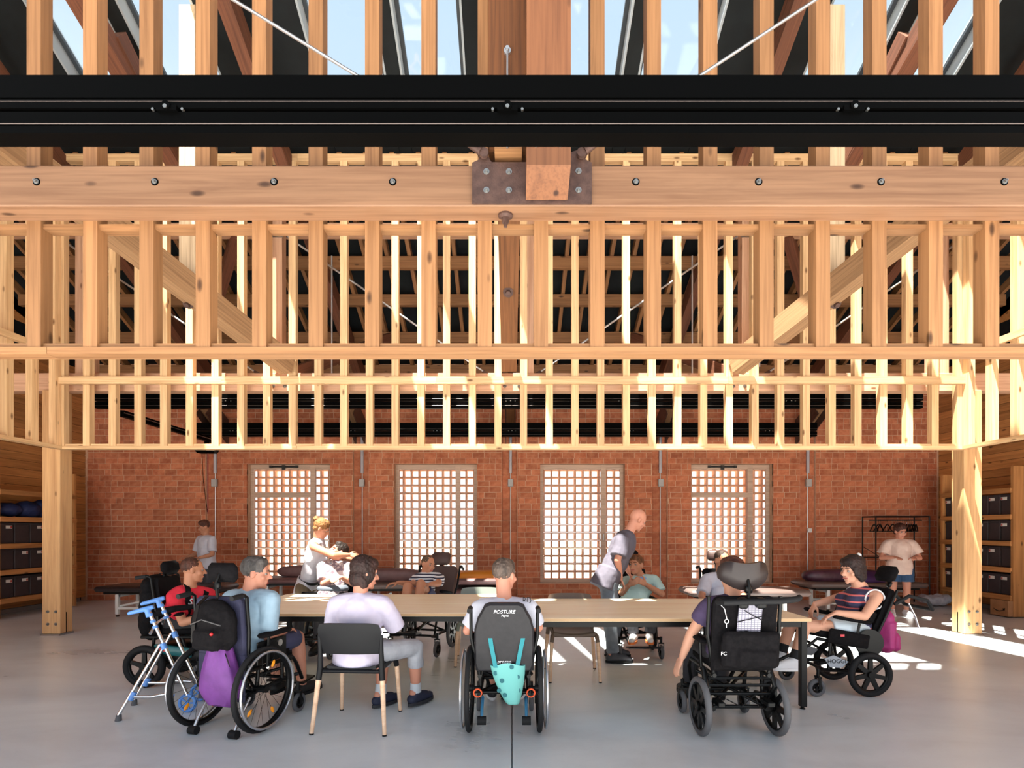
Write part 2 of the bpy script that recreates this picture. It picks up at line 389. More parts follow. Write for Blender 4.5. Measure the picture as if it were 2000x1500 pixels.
# ---------------------------------------------------------------- windows with hollow clay blocks outside
PIT = .166; blk = MB(); _h, _i, _d = PIT/2-.003, .0615, .13
for (a, b) in (((-_h, _h), (_i, _h)), ((-_h, _h), (-_h, -_i)), ((-_h, -_i), (-_i, _i)), ((_i, _h), (-_i, _i))):
    blk.box(((a[0]+a[1])/2, 0, (b[0]+b[1])/2), (a[1]-a[0], _d, b[1]-b[0]))
blk_me = blk.mesh('hollow_block', M_JALI)
M_CLOSER = mat('closer_black', (20,18,18), .4)
for wi, (x0, x1) in enumerate(WINS):
    W = struct('window_%d' % (wi+1), ((x0+x1)/2, YB, WZ0)); wd, ht = x1-x0, WZ1-WZ0
    nx, nz = 11, 15
    for i in range(nx):
        for k in range(nz):
            link('hollow_block', blk_me, W, ((i-(nx-1)/2)*PIT+(.02 if wi % 2 else -.03), .40+rb.uniform(-.004, .004), .05+PIT/2+k*PIT))
    fr = MB(); yf = .19; t = .07
    def bar(xa, xb, za, zb, d=.07, y=yf): fr.box(((xa+xb)/2, y, (za+zb)/2), (xb-xa, d, zb-za))
    xl, xr = -wd/2, wd/2; mx = xl+wd*.76
    off = .035 if wi < 1 else 0
    e_ = .002
    bar(xl+e_, xl+t, e_, ht-e_); bar(xr-t, xr-e_, e_, ht-e_); bar(mx-.05, mx+.05, e_, ht-e_, .085, yf-.005)
    for a_, b2_ in ((xl+t, mx-.05), (mx+.05, xr-t)): bar(a_, b2_, e_, t); bar(a_, b2_, ht-t-.02, ht-e_)
    if wi in (0, 3): bar(xl+t, mx-.05, ht-.68, ht-.58, .08, yf-.004)
    fr.obj('frame', M_WINFR, W)
    MB().box(((xl+mx)/2, yf, ht/2), (mx-xl-.1, .012, ht-.12)).obj('pane', M_GLASS, W)
    MB().box(((xr+mx)/2, yf, ht/2), (xr-mx-.1, .012, ht-.12)).obj('pane', M_GLASS, W)
    if wi in (0, 3):
        cl = MB(); cl.cyl((-.42, yf-.07, ht-.045), (.12, yf-.07, ht-.045), .018); cl.box((-.15, yf-.07, ht-.06), (.06, .05, .09)); cl.box((-.42, yf-.06, ht-.045), (.05, .06, .05)); cl.box((.12, yf-.06, ht-.045), (.05, .06, .05))
        cl.obj('closer', M_CLOSER, W, 40)
    else:
        MB().rbox((mx, yf-.05, .95), (.02, .05, .14), .006).obj('handle', M_STEEL, W)
    MB().box((0, .07, .008), (wd-.004, .2, .014)).obj('sill', M_WINFR, W)
# conduits in the channels
M_PIPE = mat('grey_pipe', (176,170,176), .5); M_BOXG = mat('grey_box', (168,164,162), .5)
wherec = ['leftmost, beside the hoist straps', 'between the first and second lattice windows', 'between the two middle lattice windows', 'between the third and fourth lattice windows', 'right of the fourth lattice window, with a thermostat']
for i, c in enumerate(CHAN):
    t = thing('wall_conduit', 'vertical grey wall conduit with junction box, '+wherec[i], 'conduit', (c+.02, YB, 0), 0, 'wall conduits')
    MB().cyl((0, .03, 2.62), (0, .03, 3.4), .032).obj('sleeve', M_PIPE, t, 40)
    MB().cyl((0, .04, .3), (0, .04, 2.62), .011, n=8).obj('pipe', M_ROD, t, 40)
    MB().rbox((0, .0, 2.42), (.11, .07, .16), .012).obj('junction_box', M_BOXG, t)
    if i == 4: MB().rbox((.02, .005, 1.44), (.085, .05, .085), .01).obj('thermostat', mat('white_plastic', (225,225,225), .4), t)
# ---------------------------------------------------------------- side walls of planks, shelves
for sgn, nm in ((-1, 'wall_left'), (1, 'wall_right')):
    W = struct(nm); X = sgn*(XW+.09)
    MB().box((sgn*(XW+.2), (YF+YB)/2, 2.6), (.14, YB-YF, 5.2)).obj('wall_core', M_DARKP, W)
    up = MB()
    up.prism([(YF, 5.2), (YB, 5.2), (YB, roof_z(YB)-.02), (2, 9.45-.02), (YF, roof_z(YF)-.02)], sgn*(XW+.13), sgn*(XW+.27), 'YZ')
    up.obj('wall_gable', M_PLANK, W)
    r2 = random.Random(5+sgn)
    for k in range(32):
        z = .08+.145*k+.0725
        j = r2.uniform(4.6, 7.2)
        for y0, y1 in ((YF, 2.4), (2.404, j), (j+.004, YB-.002)):
            timber('plank', (X+r2.uniform(-.003, .003), y0, z), (X, y1, z), .1, .139, M_PLANK, W)
    tag(MB().box((sgn*(XW+.02), (YF+YB)/2, .04), (.06, YB-YF-.4, .08)).obj('baseboard_left' if sgn < 0 else 'baseboard_right', mat('grey_base', (120,118,116), .6)), kind='structure')
    # corner panel of short planks facing the room beside the brick wall
M_BOXD = noisy('dark_card', (52,44,46), (60,51,53), 5, .7); M_LBL = mat('paper_label', (216,210,204), .7); M_LRED = mat('label_red', (170,52,44), .7)
def shelves(sgn):
    side = 'left' if sgn < 0 else 'right'
    zs = [.33, .79, 1.22, 1.66, 2.1] if sgn < 0 else [.36, .82, 1.26, 1.7, 2.14]
    y0, y1 = (8.72, 10.25) if sgn < 0 else (8.95, 10.42)
    t = thing('storage_shelf', 'open timber storage shelves of pale planks on the %s wall' % side, 'shelf', (sgn*8.45, y0, 0))
    for z in zs: timber('shelf', (0, 0, z-.02), (0, y1-y0, z-.02), .44, .045, M_PLANK, t)
    for z in zs: timber('shelf_edge', (-sgn*.235, 0, z-.035), (-sgn*.235, y1-y0, z-.035), .03, .08, M_PLANK, t)
    for y in (0, y1-y0): timber('upright', (0, y, 0.02), (0, y, 2.5), .44, .05, M_PLANK, t)
    rows = ['bottom', 'second', 'third', 'top']; nth = ['first', 'second', 'third', 'fourth', 'fifth', 'sixth']
    n = 5 if sgn < 0 else 6; pw = (y1-y0-.06)/n
    box_me = {}
    for r in range(3 if sgn < 0 else 4):
        for k in range(n):
            b = thing('storage_box', 'dark cardboard storage box in %s row of %s shelves, %s from the brick wall' % (rows[r], side, nth[n-1-k]), 'box',
                      (sgn*8.47, y0+.03+pw*(k+.5), zs[r]+.006), 0, 'storage boxes on the %s shelves' % side)
            if (sgn, 0) not in box_me:
                m = MB(); m.rbox((0, 0, .165), (.38, pw-.02, .33), .008); m.rbox((0, 0, .325), (.4, pw-.006, .04), .006); box_me[(sgn, 0)] = m.mesh('box_body', M_BOXD)
                box_me[1] = MB().box((-sgn*.202, .04, .27), (.006, .11, .05)).mesh('paper_label', M_LBL)
                box_me[2] = MB().box((-sgn*.206, .075, .27), (.004, .025, .035)).mesh('red_mark', M_LRED)
            link('box_body', box_me[(sgn, 0)], b)
            if (r*3+k) % 4 != 3: l = link('paper_label', box_me[1], b); link('red_mark', box_me[2], l)
shelves(-1); shelves(1)
# ---------------------------------------------------------------- roof: panels, skylights, rafters, purlins
CE = struct('ceiling')
def slope_box(mb, x0, x1, Ya, Yb, th, drop=0.0, side=1):
    """slab lying along the roof slope between two depths"""
    za, zb = roof_z(Ya)-drop, roof_z(Yb)-drop
    mb.add([(x0,Ya,za),(x1,Ya,za),(x1,Yb,zb),(x0,Yb,zb),(x0,Ya,za+th),(x1,Ya,za+th),(x1,Yb,zb+th),(x0,Yb,zb+th)],
           [(0,1,2,3),(4,7,6,5),(0,4,5,1),(1,5,6,2),(2,6,7,3),(3,7,4,0)])
HOLES = []
for s in (-1, 1):
    for a, b in ((.57, 1.38), (1.56, 2.44), (3.60, 4.46), (4.64, 5.5)):
        HOLES.append((min(s*a, s*b), max(s*a, s*b)))
HOLES.sort()
SKY = (2.9, 7.02)
def roof_half(Y0, Y1, Ya, Yb):
    cuts = [-XW-.4]+[x for h in HOLES for x in h]+[XW+.4]
    for i in range(len(cuts)-1):
        hole = i % 2 == 1
        for p, q in ((Y0, Ya), (Ya, Yb), (Yb, Y1)):
            if hole and p == Ya: continue
            m = MB(); slope_box(m, cuts[i]+.003, cuts[i+1]-.003, p, q, .22); m.obj('roof_panel', M_DARKP, CE)
roof_half(2.0, YB+.4, *SKY)
m = MB(); slope_box(m, -XW-.4, XW+.4, YF, 1.997, .22); m.obj("roof_panel", M_DARKP, CE)
wn_ = 5
def skylight(x0, x1, Ya, Yb, full):
    global wn_
    W = struct('window_%d' % wn_); wn_ += 1
    f = MB()
    for a, b in ((x0, x0+.025), (x1-.025, x1)): slope_box(f, a, b, Ya, Yb, .36, -.0)
    f.obj('reveal', M_GREYFR, W)
    f = MB()
    for a, b in ((x0+.026, x0+.075), (x1-.075, x1-.026)): slope_box(f, a, b, Ya, Yb, .05, -.2)
    slope_box(f, x0+.076, x1-.076, Ya, Ya+.06, .05, -.2); slope_box(f, x0+.076, x1-.076, Yb-.06, Yb, .05, -.2)
    f.obj('frame', M_DKFR, W)
    g = MB(); slope_box(g, x0+.05, x1-.05, Ya+.03, Yb-.03, .012, -.26); g.obj('pane', M_GLASS, W)
for h in HOLES:
    skylight(*h, *SKY, True)

# aisle rafters and purlins under the lower roof
X = -8.6
while X < 8.61:
    a, b = 7.5, YB-.02
    timber('rafter', (X, a, roof_z(a)-.07), (X, b, roof_z(b)-.07), .06, .13, M_LAT, CE); X += .365
for Y in (8.85, 9.51, 10.27, 11.05):
    z = roof_z(Y)-.235
    for x0, x1 in ((-8.6, -3.08), (-3.07, 3.07), (3.08, 8.6)):
        timber('purlin', (x0, Y, z), (x1, Y, z), .09, .19, M_LAT, CE)
for Xr in (-6.1, -3.05, 0, 3.05, 6.1):          # principal rafters that run up under the roof
    timber('principal_rafter', (Xr, 2.1, roof_z(2.1)-.42), (Xr, YB-.05, roof_z(YB-.05)-.42), .16, .26, M_RED, CE)
for s in (-1, 1):
    timber('hip_rafter', at(1000+s*778, 85, 6.2)+V(0, 0, .1)-V(s*-.5, .9, -.95)*0, at(1000+s*655, 320, 7.25), .2, .2, M_RED, CE)
    timber('hip_rafter', at(1000+s*655, 320, 7.25), at(1000+s*930, -150, 5.3), .2, .2, M_RED, CE)
timber('ridge_beam', (-XW, 2.0, roof_z(2)-.25), (XW, 2.0, roof_z(2)-.25), .2, .4, M_RED, CE)
# ---------------------------------------------------------------- lattice screens
def lattice(name, label, y, pitch, x0, k0, k1, sw, mt, zrail, ztop, xend, dep):
    t = thing('timber_lattice', label, 'lattice', (0, y, zrail), 0)
    L = lambda x, yy, z: (x, yy, z-zrail)
    zb = zrail+.04
    cuts = [-xend, -2.9, 3.3, xend]
    for a, b in zip(cuts[:-1], cuts[1:]):
        timber('bottom_rail', L(a, dep/2, zrail+.022), L(b-.003, dep/2, zrail+.022), dep+.02, .044, mt, t)
        timber('top_rail', L(a, dep/2, ztop-.05), L(b-.003, dep/2, ztop-.05), dep, .1, mt, t)
    xsx = [x0+pitch*k for k in range(k0, k1+1)]
    for i, x in enumerate(xsx):
        timber('stud', L(x, dep/2-.006, zrail+.03), L(x, dep/2-.006, ztop-.10), sw, dep, mt, t)
        if i+1 < len(xsx): timber('blocking', L(x+sw/2, dep/2+.006, zrail+.059), L(x+pitch-sw/2, dep/2+.006, zrail+.059), dep-.012, .03, mt, t)
    return t, L, xsx
tA, LA, xsA = lattice('A', 'near amber timber lattice of tall studs hanging behind the front tie beam', 3.40, .352, -.17, -18, 19, .088, M_LAT, 2.548, roof_z(3.5)-.15, 6.75, .09)
for i, x in enumerate(xsA[:-1]): timber('blocking', LA(x+.044, .05, 3.352), LA(x+.352-.044, .05, 3.352), .08, .03, M_LAT, tA)
YBL = 7.34
tB, LB, xsB = lattice('B', 'far pale timber lattice of studs above the table, between the two columns', YBL, .347, -.19, -17, 18, .094, M_SPR, 2.54, 6.53, 6.16, .085)
for a, b in ((-6.17, -3.9), (-3.897, -1.02), (-1.017, 2.9), (2.903, 6.17)):
    timber('mid_rail', LB(a, -.03, 3.458), LB(b, -.03, 3.458), .05, .097, M_SPR, tB)
for s, nm in ((-1, 'left'), (1, 'right')):
    t = thing('timber_lattice', 'pale timber side lattice running towards the viewer above the %s column' % nm, 'lattice', (s*6.12, 5.4, 2.54))
    y0, y1 = 3.52, 7.33
    timber('bottom_rail', (0, y0-5.4, .022), (0, y1-5.4, .022), .105, .044, M_SPR, t)
    timber('mid_rail', (-s*.07, y0-5.4, 1.255), (-s*.07, y1-5.4+.02, 1.255), .045, .085, M_SPR, t)
    timber('top_rail', (0, y0-5.4, roof_z(y0)-2.54-.35), (0, y1-5.4, roof_z(y1)-2.54-.28), .09, .1, M_SPR, t)
    for k in range(11):
        y = y1-.05-.347*k
        timber('stud', (0, y-5.4, .03), (0, y-5.4, roof_z(y)-2.54-.3), .085, .094, M_SPR, t)
# ---------------------------------------------------------------- tie beams, columns, posts, struts
M_BOLT = mat('zinc_bolt', (150,148,145), .3, .9)
def bolt(par, p, r=.018, ax='Y'):
    m = MB(); d = V(0,-1,0)
    m.cyl(V(0,0,0), d*.004, r*1.3, n=16); m.cyl(d*.004, d*.016, r*.85, n=6); m.cyl(d*.016, d*.024, r*.4, n=8)
    k = ('bolt', r)
    if k not in _tm: _tm[k] = m.mesh('bolt', M_BOLT)
    return link('bolt', _tm[k], par, p)
bA = thing('tie_beam', 'large planed pine tie beam across the front, with steel plate at its middle', 'beam', (0, 3.24, 3.38))
timber('beam', (-6.9, .08, .122), (6.9, .08, .122), .16, .244, M_BEAM, bA, .006)
for px in (71, 302, 535, 767, 1242, 1482, 1721, 1962): MB().cyl(((px-1000)/328, .0, .144), ((px-1000)/328, -.0015, .144), .0225, n=20).obj('bolt_hole_shade', M_BLACK, bA); bolt(bA, ((px-1000)/328, -.001, .144), .0115)  # flat black disc paints the shade of a recess around each bolt
bB = thing('tie_beam', 'far pinkish pine tie beam resting on the two columns behind the lattice', 'beam', (0, 7.52, 3.37))
timber('beam', (-8.7, .08, .125), (8.7, .08, .125), .16, .25, M_PINK, bB, .006)
for x in (-3.3, -3.14, -.1, .1, 3.06, 3.22): bolt(bB, (x, .0, .07), .02)
bC = thing('tie_beam', 'upper pale pink beam carrying the rafters behind the far lattice', 'beam', (0, 7.9, at(1000, 462, 7.9).z))
timber('beam', (-8.7, 0, .08), (8.7, 0, .08), .14, .17, M_PINK, bC, .006)
for s, nm in ((-1, 'left'), (1, 'right')):
    t = thing('timber_column', 'square pale pine column on a steel shoe, %s of the table' % nm, 'column', (s*6.32, 7.56, 0))
    timber('shaft', (0, 0, .025), (0, 0, 3.37), .245, .22, M_COL, t, .008)
    MB().box((0, 0, .012), (.26, .25, .025)).obj('shoe', M_STEEL, t)
    MB().box((-s*.123, .0, .16), (.004, .012, .30)).obj('slot', M_BLACK, t)
    for x in (-.05, .06):
        for z in (.16, .33): bolt(t, (x-s*.01, -.111, z), .016)
# steel plate and king posts at the front
pl = thing('gusset_plate', 'brown steel gusset plate bolted to the front tie beam', 'plate', (0, 3.235, 3.4))
def P2(px, py): return ((px-1000)/330, 1.45+(1035-py)/330-3.4)
poly = [P2(922, 397), P2(1156, 397), P2(1156, 317), P2(1143, 310), P2(1150, 294), P2(1135, 290), P2(1110, 298), P2(1050, 316), P2(960, 316), P2(945, 290), P2(930, 294), P2(937, 310), P2(922, 317)]
MB().prism(poly, -.014, -.002).obj('plate', M_BROWNST, pl)
for px, py in ((950, 335), (994, 335), (950, 371), (994, 371), (1130, 334), (1130, 371)): x, z = P2(px, py); bolt(pl, (x, -.014, z), .014)
kp = thing('king_post', 'dark grained king post rising above the front tie beam', 'post', (-.027, 3.27, 0))
timber('shaft', (0, 0, 3.70), (0, 0, 8.6), .225, .2, wood('king_timber', (96,56,26), (40,20,8), grain=20, knots=False, rough=.7, var=.1), kp, .004)
MB().prism([(-.075, 3.66), (.085, 3.66), (.085, 3.72), (-.075, 3.735)], -.12, .04).obj('wedge', M_LAT, kp)
m = MB(); m.cyl((0, -.101, 4.235), (0, -.115, 4.235), .021, n=16); m.cyl((0, -.115, 4.235), (0, -.135, 4.235), .012, n=6); m.cyl((.0, -.125, 4.23), (.0, -.125, 3.66), .006, n=8)
m.obj('hanger_rod', M_ROD, kp, 40)
k2 = thing('hanging_post', 'light brown bolted post ending in a cut foot on the front tie beam', 'post', (.205, 3.13, 0))
mm = MB(); hw = .123; y0, y1 = -.1, .085
mm.add([(-hw, y0, 3.484), (hw, y0, 3.484), (hw, y1, 3.40), (-hw, y1, 3.40), (-hw, y0, 8.8), (hw, y0, 8.8), (hw, y1, 8.8), (-hw, y1, 8.8)],
       [(0,1,5,4), (1,2,6,5), (2,3,7,6), (3,0,4,7), (0,3,2,1), (4,5,6,7)])
# laid along its own X axis so the grain runs up the post
mm.v = [(p[2]-6, p[0], p[1]) for p in mm.v]
o = mm.obj('shaft', M_WPOST if 'M_WPOST' in globals() else wood('post_pine', (124,80,52), (78,44,28), grain=8, var=.05), k2)
o.matrix_local = Matrix(((0,1,0,0), (0,0,1,0), (1,0,0,6), (0,0,0,1)))
for x in (-.072, .063):
    for z in (3.60, 3.72): bolt(k2, (x, -.1, z), .014)
nt = thing('anchor_nut', 'rusty nut and washer hanging below the front tie beam', 'nut', (-.04, 3.33, 3.38))
m = MB(); m.cyl((0,0,0), (0,0,-.012), .045, n=16); m.cyl((0,0,-.012), (0,0,-.022), .045, .028, n=16); m.cyl((0,0,-.022), (0,0,-.05), .022, n=6); m.cyl((0,0,-.05), (0,0,-.075), .012, n=10)
m.obj('nut', M_BROWNST, nt, 30)
# struts that fan from the far tie beam up towards the viewer
def strut(label, p0, p1, m, w_=.2, h=.22, knob=None):
    t = thing('diagonal_strut', label, 'strut', tuple(p0)); timber('shaft', (0,0,0), V(p1)-V(p0), w_, h, m, t, .004)
    if knob is not None:
        k = V(knob)-V(p0); MB().cyl(k, k+V(0,-.03,-.03), .055, n=14).cyl(k+V(0,-.03,-.03), k+V(0,-.06,-.06), .03, n=6).obj('nut', M_BROWNST, t, 30)
    return t
for s, nm in ((-1, 'left'), (1, 'right')):
    strut('long weathered diagonal strut descending to the far beam, %s of centre' % nm, (s*3.0, 7.3, 3.66), (s*4.95, 2.9, 5.24), M_WEATH, .2, .27, (s*3.62, 6.1, 4.0))
    pt = thing('strut_post', 'sunlit whitish post standing on the %s diagonal strut' % nm, 'post', (s*3.63, 6.16, 0))
    timber('shaft', (0, 0, 4.3), (0, 0, roof_z(6.16)-.05), .18, .18, wood('sunlit_timber', (216,192,160), (150,122,92), knots=False, rough=.8, var=.05), pt, .004)  # the sunlight on this post is put into its pale colour
    hp = thing('truss_post', 'pale painted truss post with rod, above the far tie beam, %s of centre' % nm, 'post', (s*3.27, 7.6, 0))
    timber('shaft', (0, 0, 3.62), (0, 0, 6.0), .17, .14, M_PINK, hp, .004)
    MB().cyl((-s*-.14, -.1, 3.7), (-s*-.14, -.1, 5.8), .016, n=8).obj('rod', M_ROD, hp, 40)
    MB().box((0, -.08, 5.55), (.2, .02, .1)).obj('bracket', M_STEEL, hp)
    hp = thing('truss_post', 'outer pinkish truss post above the %s column' % nm, 'post', (s*5.95, 7.62, 0))
    timber('shaft', (0, 0, 3.62), (0, 0, 6.0), .24, .14, M_PINK, hp, .004)
    b = strut('short brown brace rising from beside the %s truss post' % nm, (s*3.12, 7.62, 3.62), (s*2.2, 9.9, 4.95), M_RED, .14, .18)
    b = strut('second brown brace behind the far lattice near the %s column' % nm, (s*4.0, 7.9, 5.75), (s*5.9, 10.4, 4.9), M_RED, .14, .18)
strut('grained central strut descending to the middle of the far beam', (-.04, 7.3, 3.66), (-.02, 3.6, 4.72), M_OLD, .2, .2, (-.04, 5.8, 4.0))
hp = thing('truss_post', 'central pinkish truss post behind the grained strut', 'post', (.24, 7.6, 0))
timber('shaft', (0, 0, 3.62), (0, 0, 6.0), .12, .14, M_PINK, hp, .004)
for i, (x, wd) in enumerate(((-3.1, 0), (-.03, 1), (3.04, 0), (-5.9, 0), (5.9, 0))):
    t = thing('wall_corbel', 'timber corbel with steel side plates on the brick wall, ' + ['second from left', 'in the middle', 'second from right', 'at far left', 'at far right'][i], 'corbel', (x, 10.5, 3.45))
    timber('arm', (0, -.3, .55), (0, .62, .02), .16, .2, M_WEATH if i != 1 else M_OLD, t)
    MB().prism([(-.2, .2), (.64, -.28), (.64, .25), (.1, .5)], -.1, -.085, 'YZ').prism([(-.2, .2), (.64, -.28), (.64, .25), (.1, .5)], .085, .1, 'YZ').obj('side_plate', M_BROWNST, t)
# ---------------------------------------------------------------- tension rods
def rod(label, a, b, r=.008, sock=True):
    a, b = V(a), V(b); t = thing('tension_rod', label, 'rod', tuple(a)); d = b-a
    MB().cyl((0,0,0), d, r, n=8).obj('rod', M_ROD, t, 40)
    if sock:
        u = d.normalized(); m = MB(); m.cyl(u*.02, u*.16, r*2.6, r*1.3, n=12); m.cyl(V(0,.012,0), V(0,-.012,0), r*3, n=14); m.obj('fork_socket', M_BROWNST, t, 40)
for s, nm in ((-1, 'left'), (1, 'right')):
    rod('steel tension rod rising from the gusset plate to the upper %s' % nm, at(945 if s < 0 else 1136, 299, 3.2), at(381 if s < 0 else 1663, -46, 3.2), .0095)
    rod('thin steel rod dropping to the middle of the far tie beam from the %s' % nm, at(1000-s*-38, 738, 7.62), at(1000+s*440, 462, 7.62), .014)
    rod('thin steel rod dropping to the %s truss post foot' % nm, at(1000+s*485, 738, 7.62), at(1000+s*880, 468, 7.62), .014)
    rod('vertical steel hanger behind the %s half of the lattice' % nm, at(1000+s*352, 730, 7.7), at(1000+s*352, 500, 7.7), .012, False)
# ---------------------------------------------------------------- hoist rails
M_GLINT = mat('glint_grey', (96,86,84), .35, .6)  # lighter grey for the glint lines along the black profiles
def hrail(label, Y, x0, x1, trol):
    t = thing('hoist_rail', label, 'rail', (0, Y, 3.2))
    up = [(-.05, .105), (.05, .105), (.05, .145), (.035, .145), (.035, .15), (.05, .15), (.05, .25), (-.05, .25), (-.05, .15), (-.035, .15), (-.035, .145), (-.05, .145)]
    MB().prism([p for p in up], x0, x1, 'YZ').obj('upper_profile', M_BLACK, t)
    lo = [(-.045, 0), (.045, 0), (.045, .03), (.03, .03), (.03, .038), (.045, .038), (.045, .092), (-.045, .092), (-.045, .038), (-.03, .038), (-.03, .03), (-.045, .03)]
    MB().prism(lo, x0, x1, 'YZ').obj('lower_profile', M_BLACK, t)
    for z in (.036, .135): MB().cyl((x0, -.05, z), (x1, -.05, z), .0022, n=6).obj('glint_strip', M_GLINT, t)  # thin strips added as painted highlights on the profile grooves
    for x in trol:
        k = MB(); k.box((x, -.04, .1), (.09, .04, .022)); k.cyl((x, -.05, .108), (x, -.066, .108), .02, n=12); k.box((x, -.03, .122), (.06, .03, .03))
        k.obj('trolley', M_BLACK, t, 40)
        for dx, rr_ in ((-.065, .006), (.065, .006), (0, .009)): MB().cyl((x+dx, -.04, .1), (x+dx, -.07 if dx == 0 else -.052, .1), rr_, n=8).obj('bolt_head', M_BOLT, t, 40)
hrail('near black double hoist rail crossing in front of the tie beam', 2.44, -4.6, 4.6, (-1.515, -.02, 1.5))
hrail('black double hoist rail directly under the far tie beam', 7.85, -6.0, 5.9, (-4.1, -2.4, -.02, 1.6, 4.0))
hrail('black double hoist rail close to the brick wall', 10.2, -6.1, 5.7, (-5.2, -3.0, -1.4, 0, 2.2, 4.8))
t = thing('hoist_cross_rail', 'black cross rail bridging the two far hoist rails', 'rail', (-5.6, 7.8, 3.08))
timber('profile', (0, 0, .04), (0, 2.5, .04), .07, .09, M_BLACK, t); timber('edge_strip', (.037, 0, .05), (.037, 2.5, .05), .006, .012, M_STEEL, t)
t = thing('ceiling_hoist', 'black ceiling hoist unit hanging at left under the cross rail', 'hoist', (-5.5, 9.8, 2.82))
MB().rbox((0, 0, .06), (.36, .22, .1), .04).obj('housing', M_BLACK, t); MB().box((0, 0, .17), (.06, .06, .13)).obj('hanger', M_BLACK, t)
MB().rbox((.12, -.1, .05), (.14, .04, .02), .006).obj('handle', M_STEEL, t)
MB().box((.02, 0, -.53), (.018, .004, 1.1)).obj('red_strap', mat('strap_red', (120,30,40), .8), t); MB().tube([(-.09, 0, .02), (-.06, 0, -.5), (.01, 0, -1.05)], .005).obj('black_cord', M_BLACK, t)
# ---------------------------------------------------------------- furniture materials
M_PLY = wood('birch_ply', (250,236,206), (230,202,158), knots=False, grain=5, var=.03, rough=.4)
M_PLYE = mat('ply_edge', (196,160,120), .6)
M_TBLK = mat('black_steel', (18,17,18), .4, 0, .2)
M_CHBLK = mat('chair_black', (14,14,18), .45, 0, .2)
M_CHGRN = mat('chair_grey_green', (118,126,118), .45)
M_CHTAUPE = mat('chair_taupe', (96,78,66), .5)
M_BEECH = wood('beech_leg', (226,190,160), (196,150,116), knots=False, grain=6, var=.04)
M_RUB = mat('tyre_rubber', (26,26,28), .7, 0, .2); M_RUBG = mat('tyre_grey', (84,84,88), .75)
M_FRM = mat('chair_frame_black', (11,11,12), .35, 0, .2); M_CHROME = mat('chrome', (205,205,208), .14, 1.0); M_ALU = mat('alu', (188,190,196), .3, .9)
M_FAB = noisy('black_fabric', (15,14,16), (23,21,23), 40, .85, .2, spec=.08); M_FABN = noisy('navy_fabric', (36,36,58), (48,48,74), 12, .8, .2)
M_AMB = mat('amber_reflector', (240,150,20), .3); M_RED = mat('red_accent', (170,30,34), .4); M_BLUEP = mat('blue_plastic', (86,136,206), .4)
M_MAUVE = noisy('mauve_vinyl', (104,76,76), (118,88,88), 8, .45, .05); M_DVIN = mat('dark_vinyl', (44,38,42), .42); M_GVIN = mat('grey_brown_vinyl', (104,88,84), .4)
M_WHM = mat('white_metal', (222,222,220), .4)
# ---------------------------------------------------------------- tables
def table(label, x0, x1, y0, y1, legs):
    t = thing('work_table', label, 'table', ((x0+x1)/2, (y0+y1)/2, 0), 0, 'long tables pushed together'); w_, d = x1-x0, y1-y0
    timber('tabletop', (-w_/2, 0, .727), (w_/2, 0, .727), d, .026, M_PLY, t, .002)
    ed = MB()
    for s in (-1, 1): ed.box((0, s*(d/2+.001), .727), (w_, .003, .022)); ed.box((s*(w_/2+.001), 0, .727), (.003, d, .022))
    tag(ed.obj('ply_edge', M_PLYE, t), kind='stuff')
    for s in (-1, 1):
        MB().box((0, s*(d/2-.04), .69), (w_-.06, .03, .046)).obj('apron', M_TBLK, t); MB().box((s*(w_/2-.04), 0, .69), (.03, d-.1, .046)).obj('apron', M_TBLK, t)
    for sx in legs:
        for sy in (-1, 1):
            l = MB().rbox((sx*(w_/2-.045), sy*(d/2-.045), .367), (.05, .05, .692), .004).obj('leg', M_TBLK, t)
            MB().cyl((sx*(w_/2-.045), sy*(d/2-.045), .022), (sx*(w_/2-.045), sy*(d/2-.045), .008), .012).cyl((sx*(w_/2-.045), sy*(d/2-.045), .008), (sx*(w_/2-.045), sy*(d/2-.045), 0), .02).obj('foot', M_TBLK, l, 40)
table('left pale plywood table, the deeper one, set a little farther back', -2.49, -.03, 4.62, 6.02, (-1, 1))
table('right pale plywood table with a black corner leg near the striped-top woman', -.02, 2.40, 4.36, 5.62, (1,))
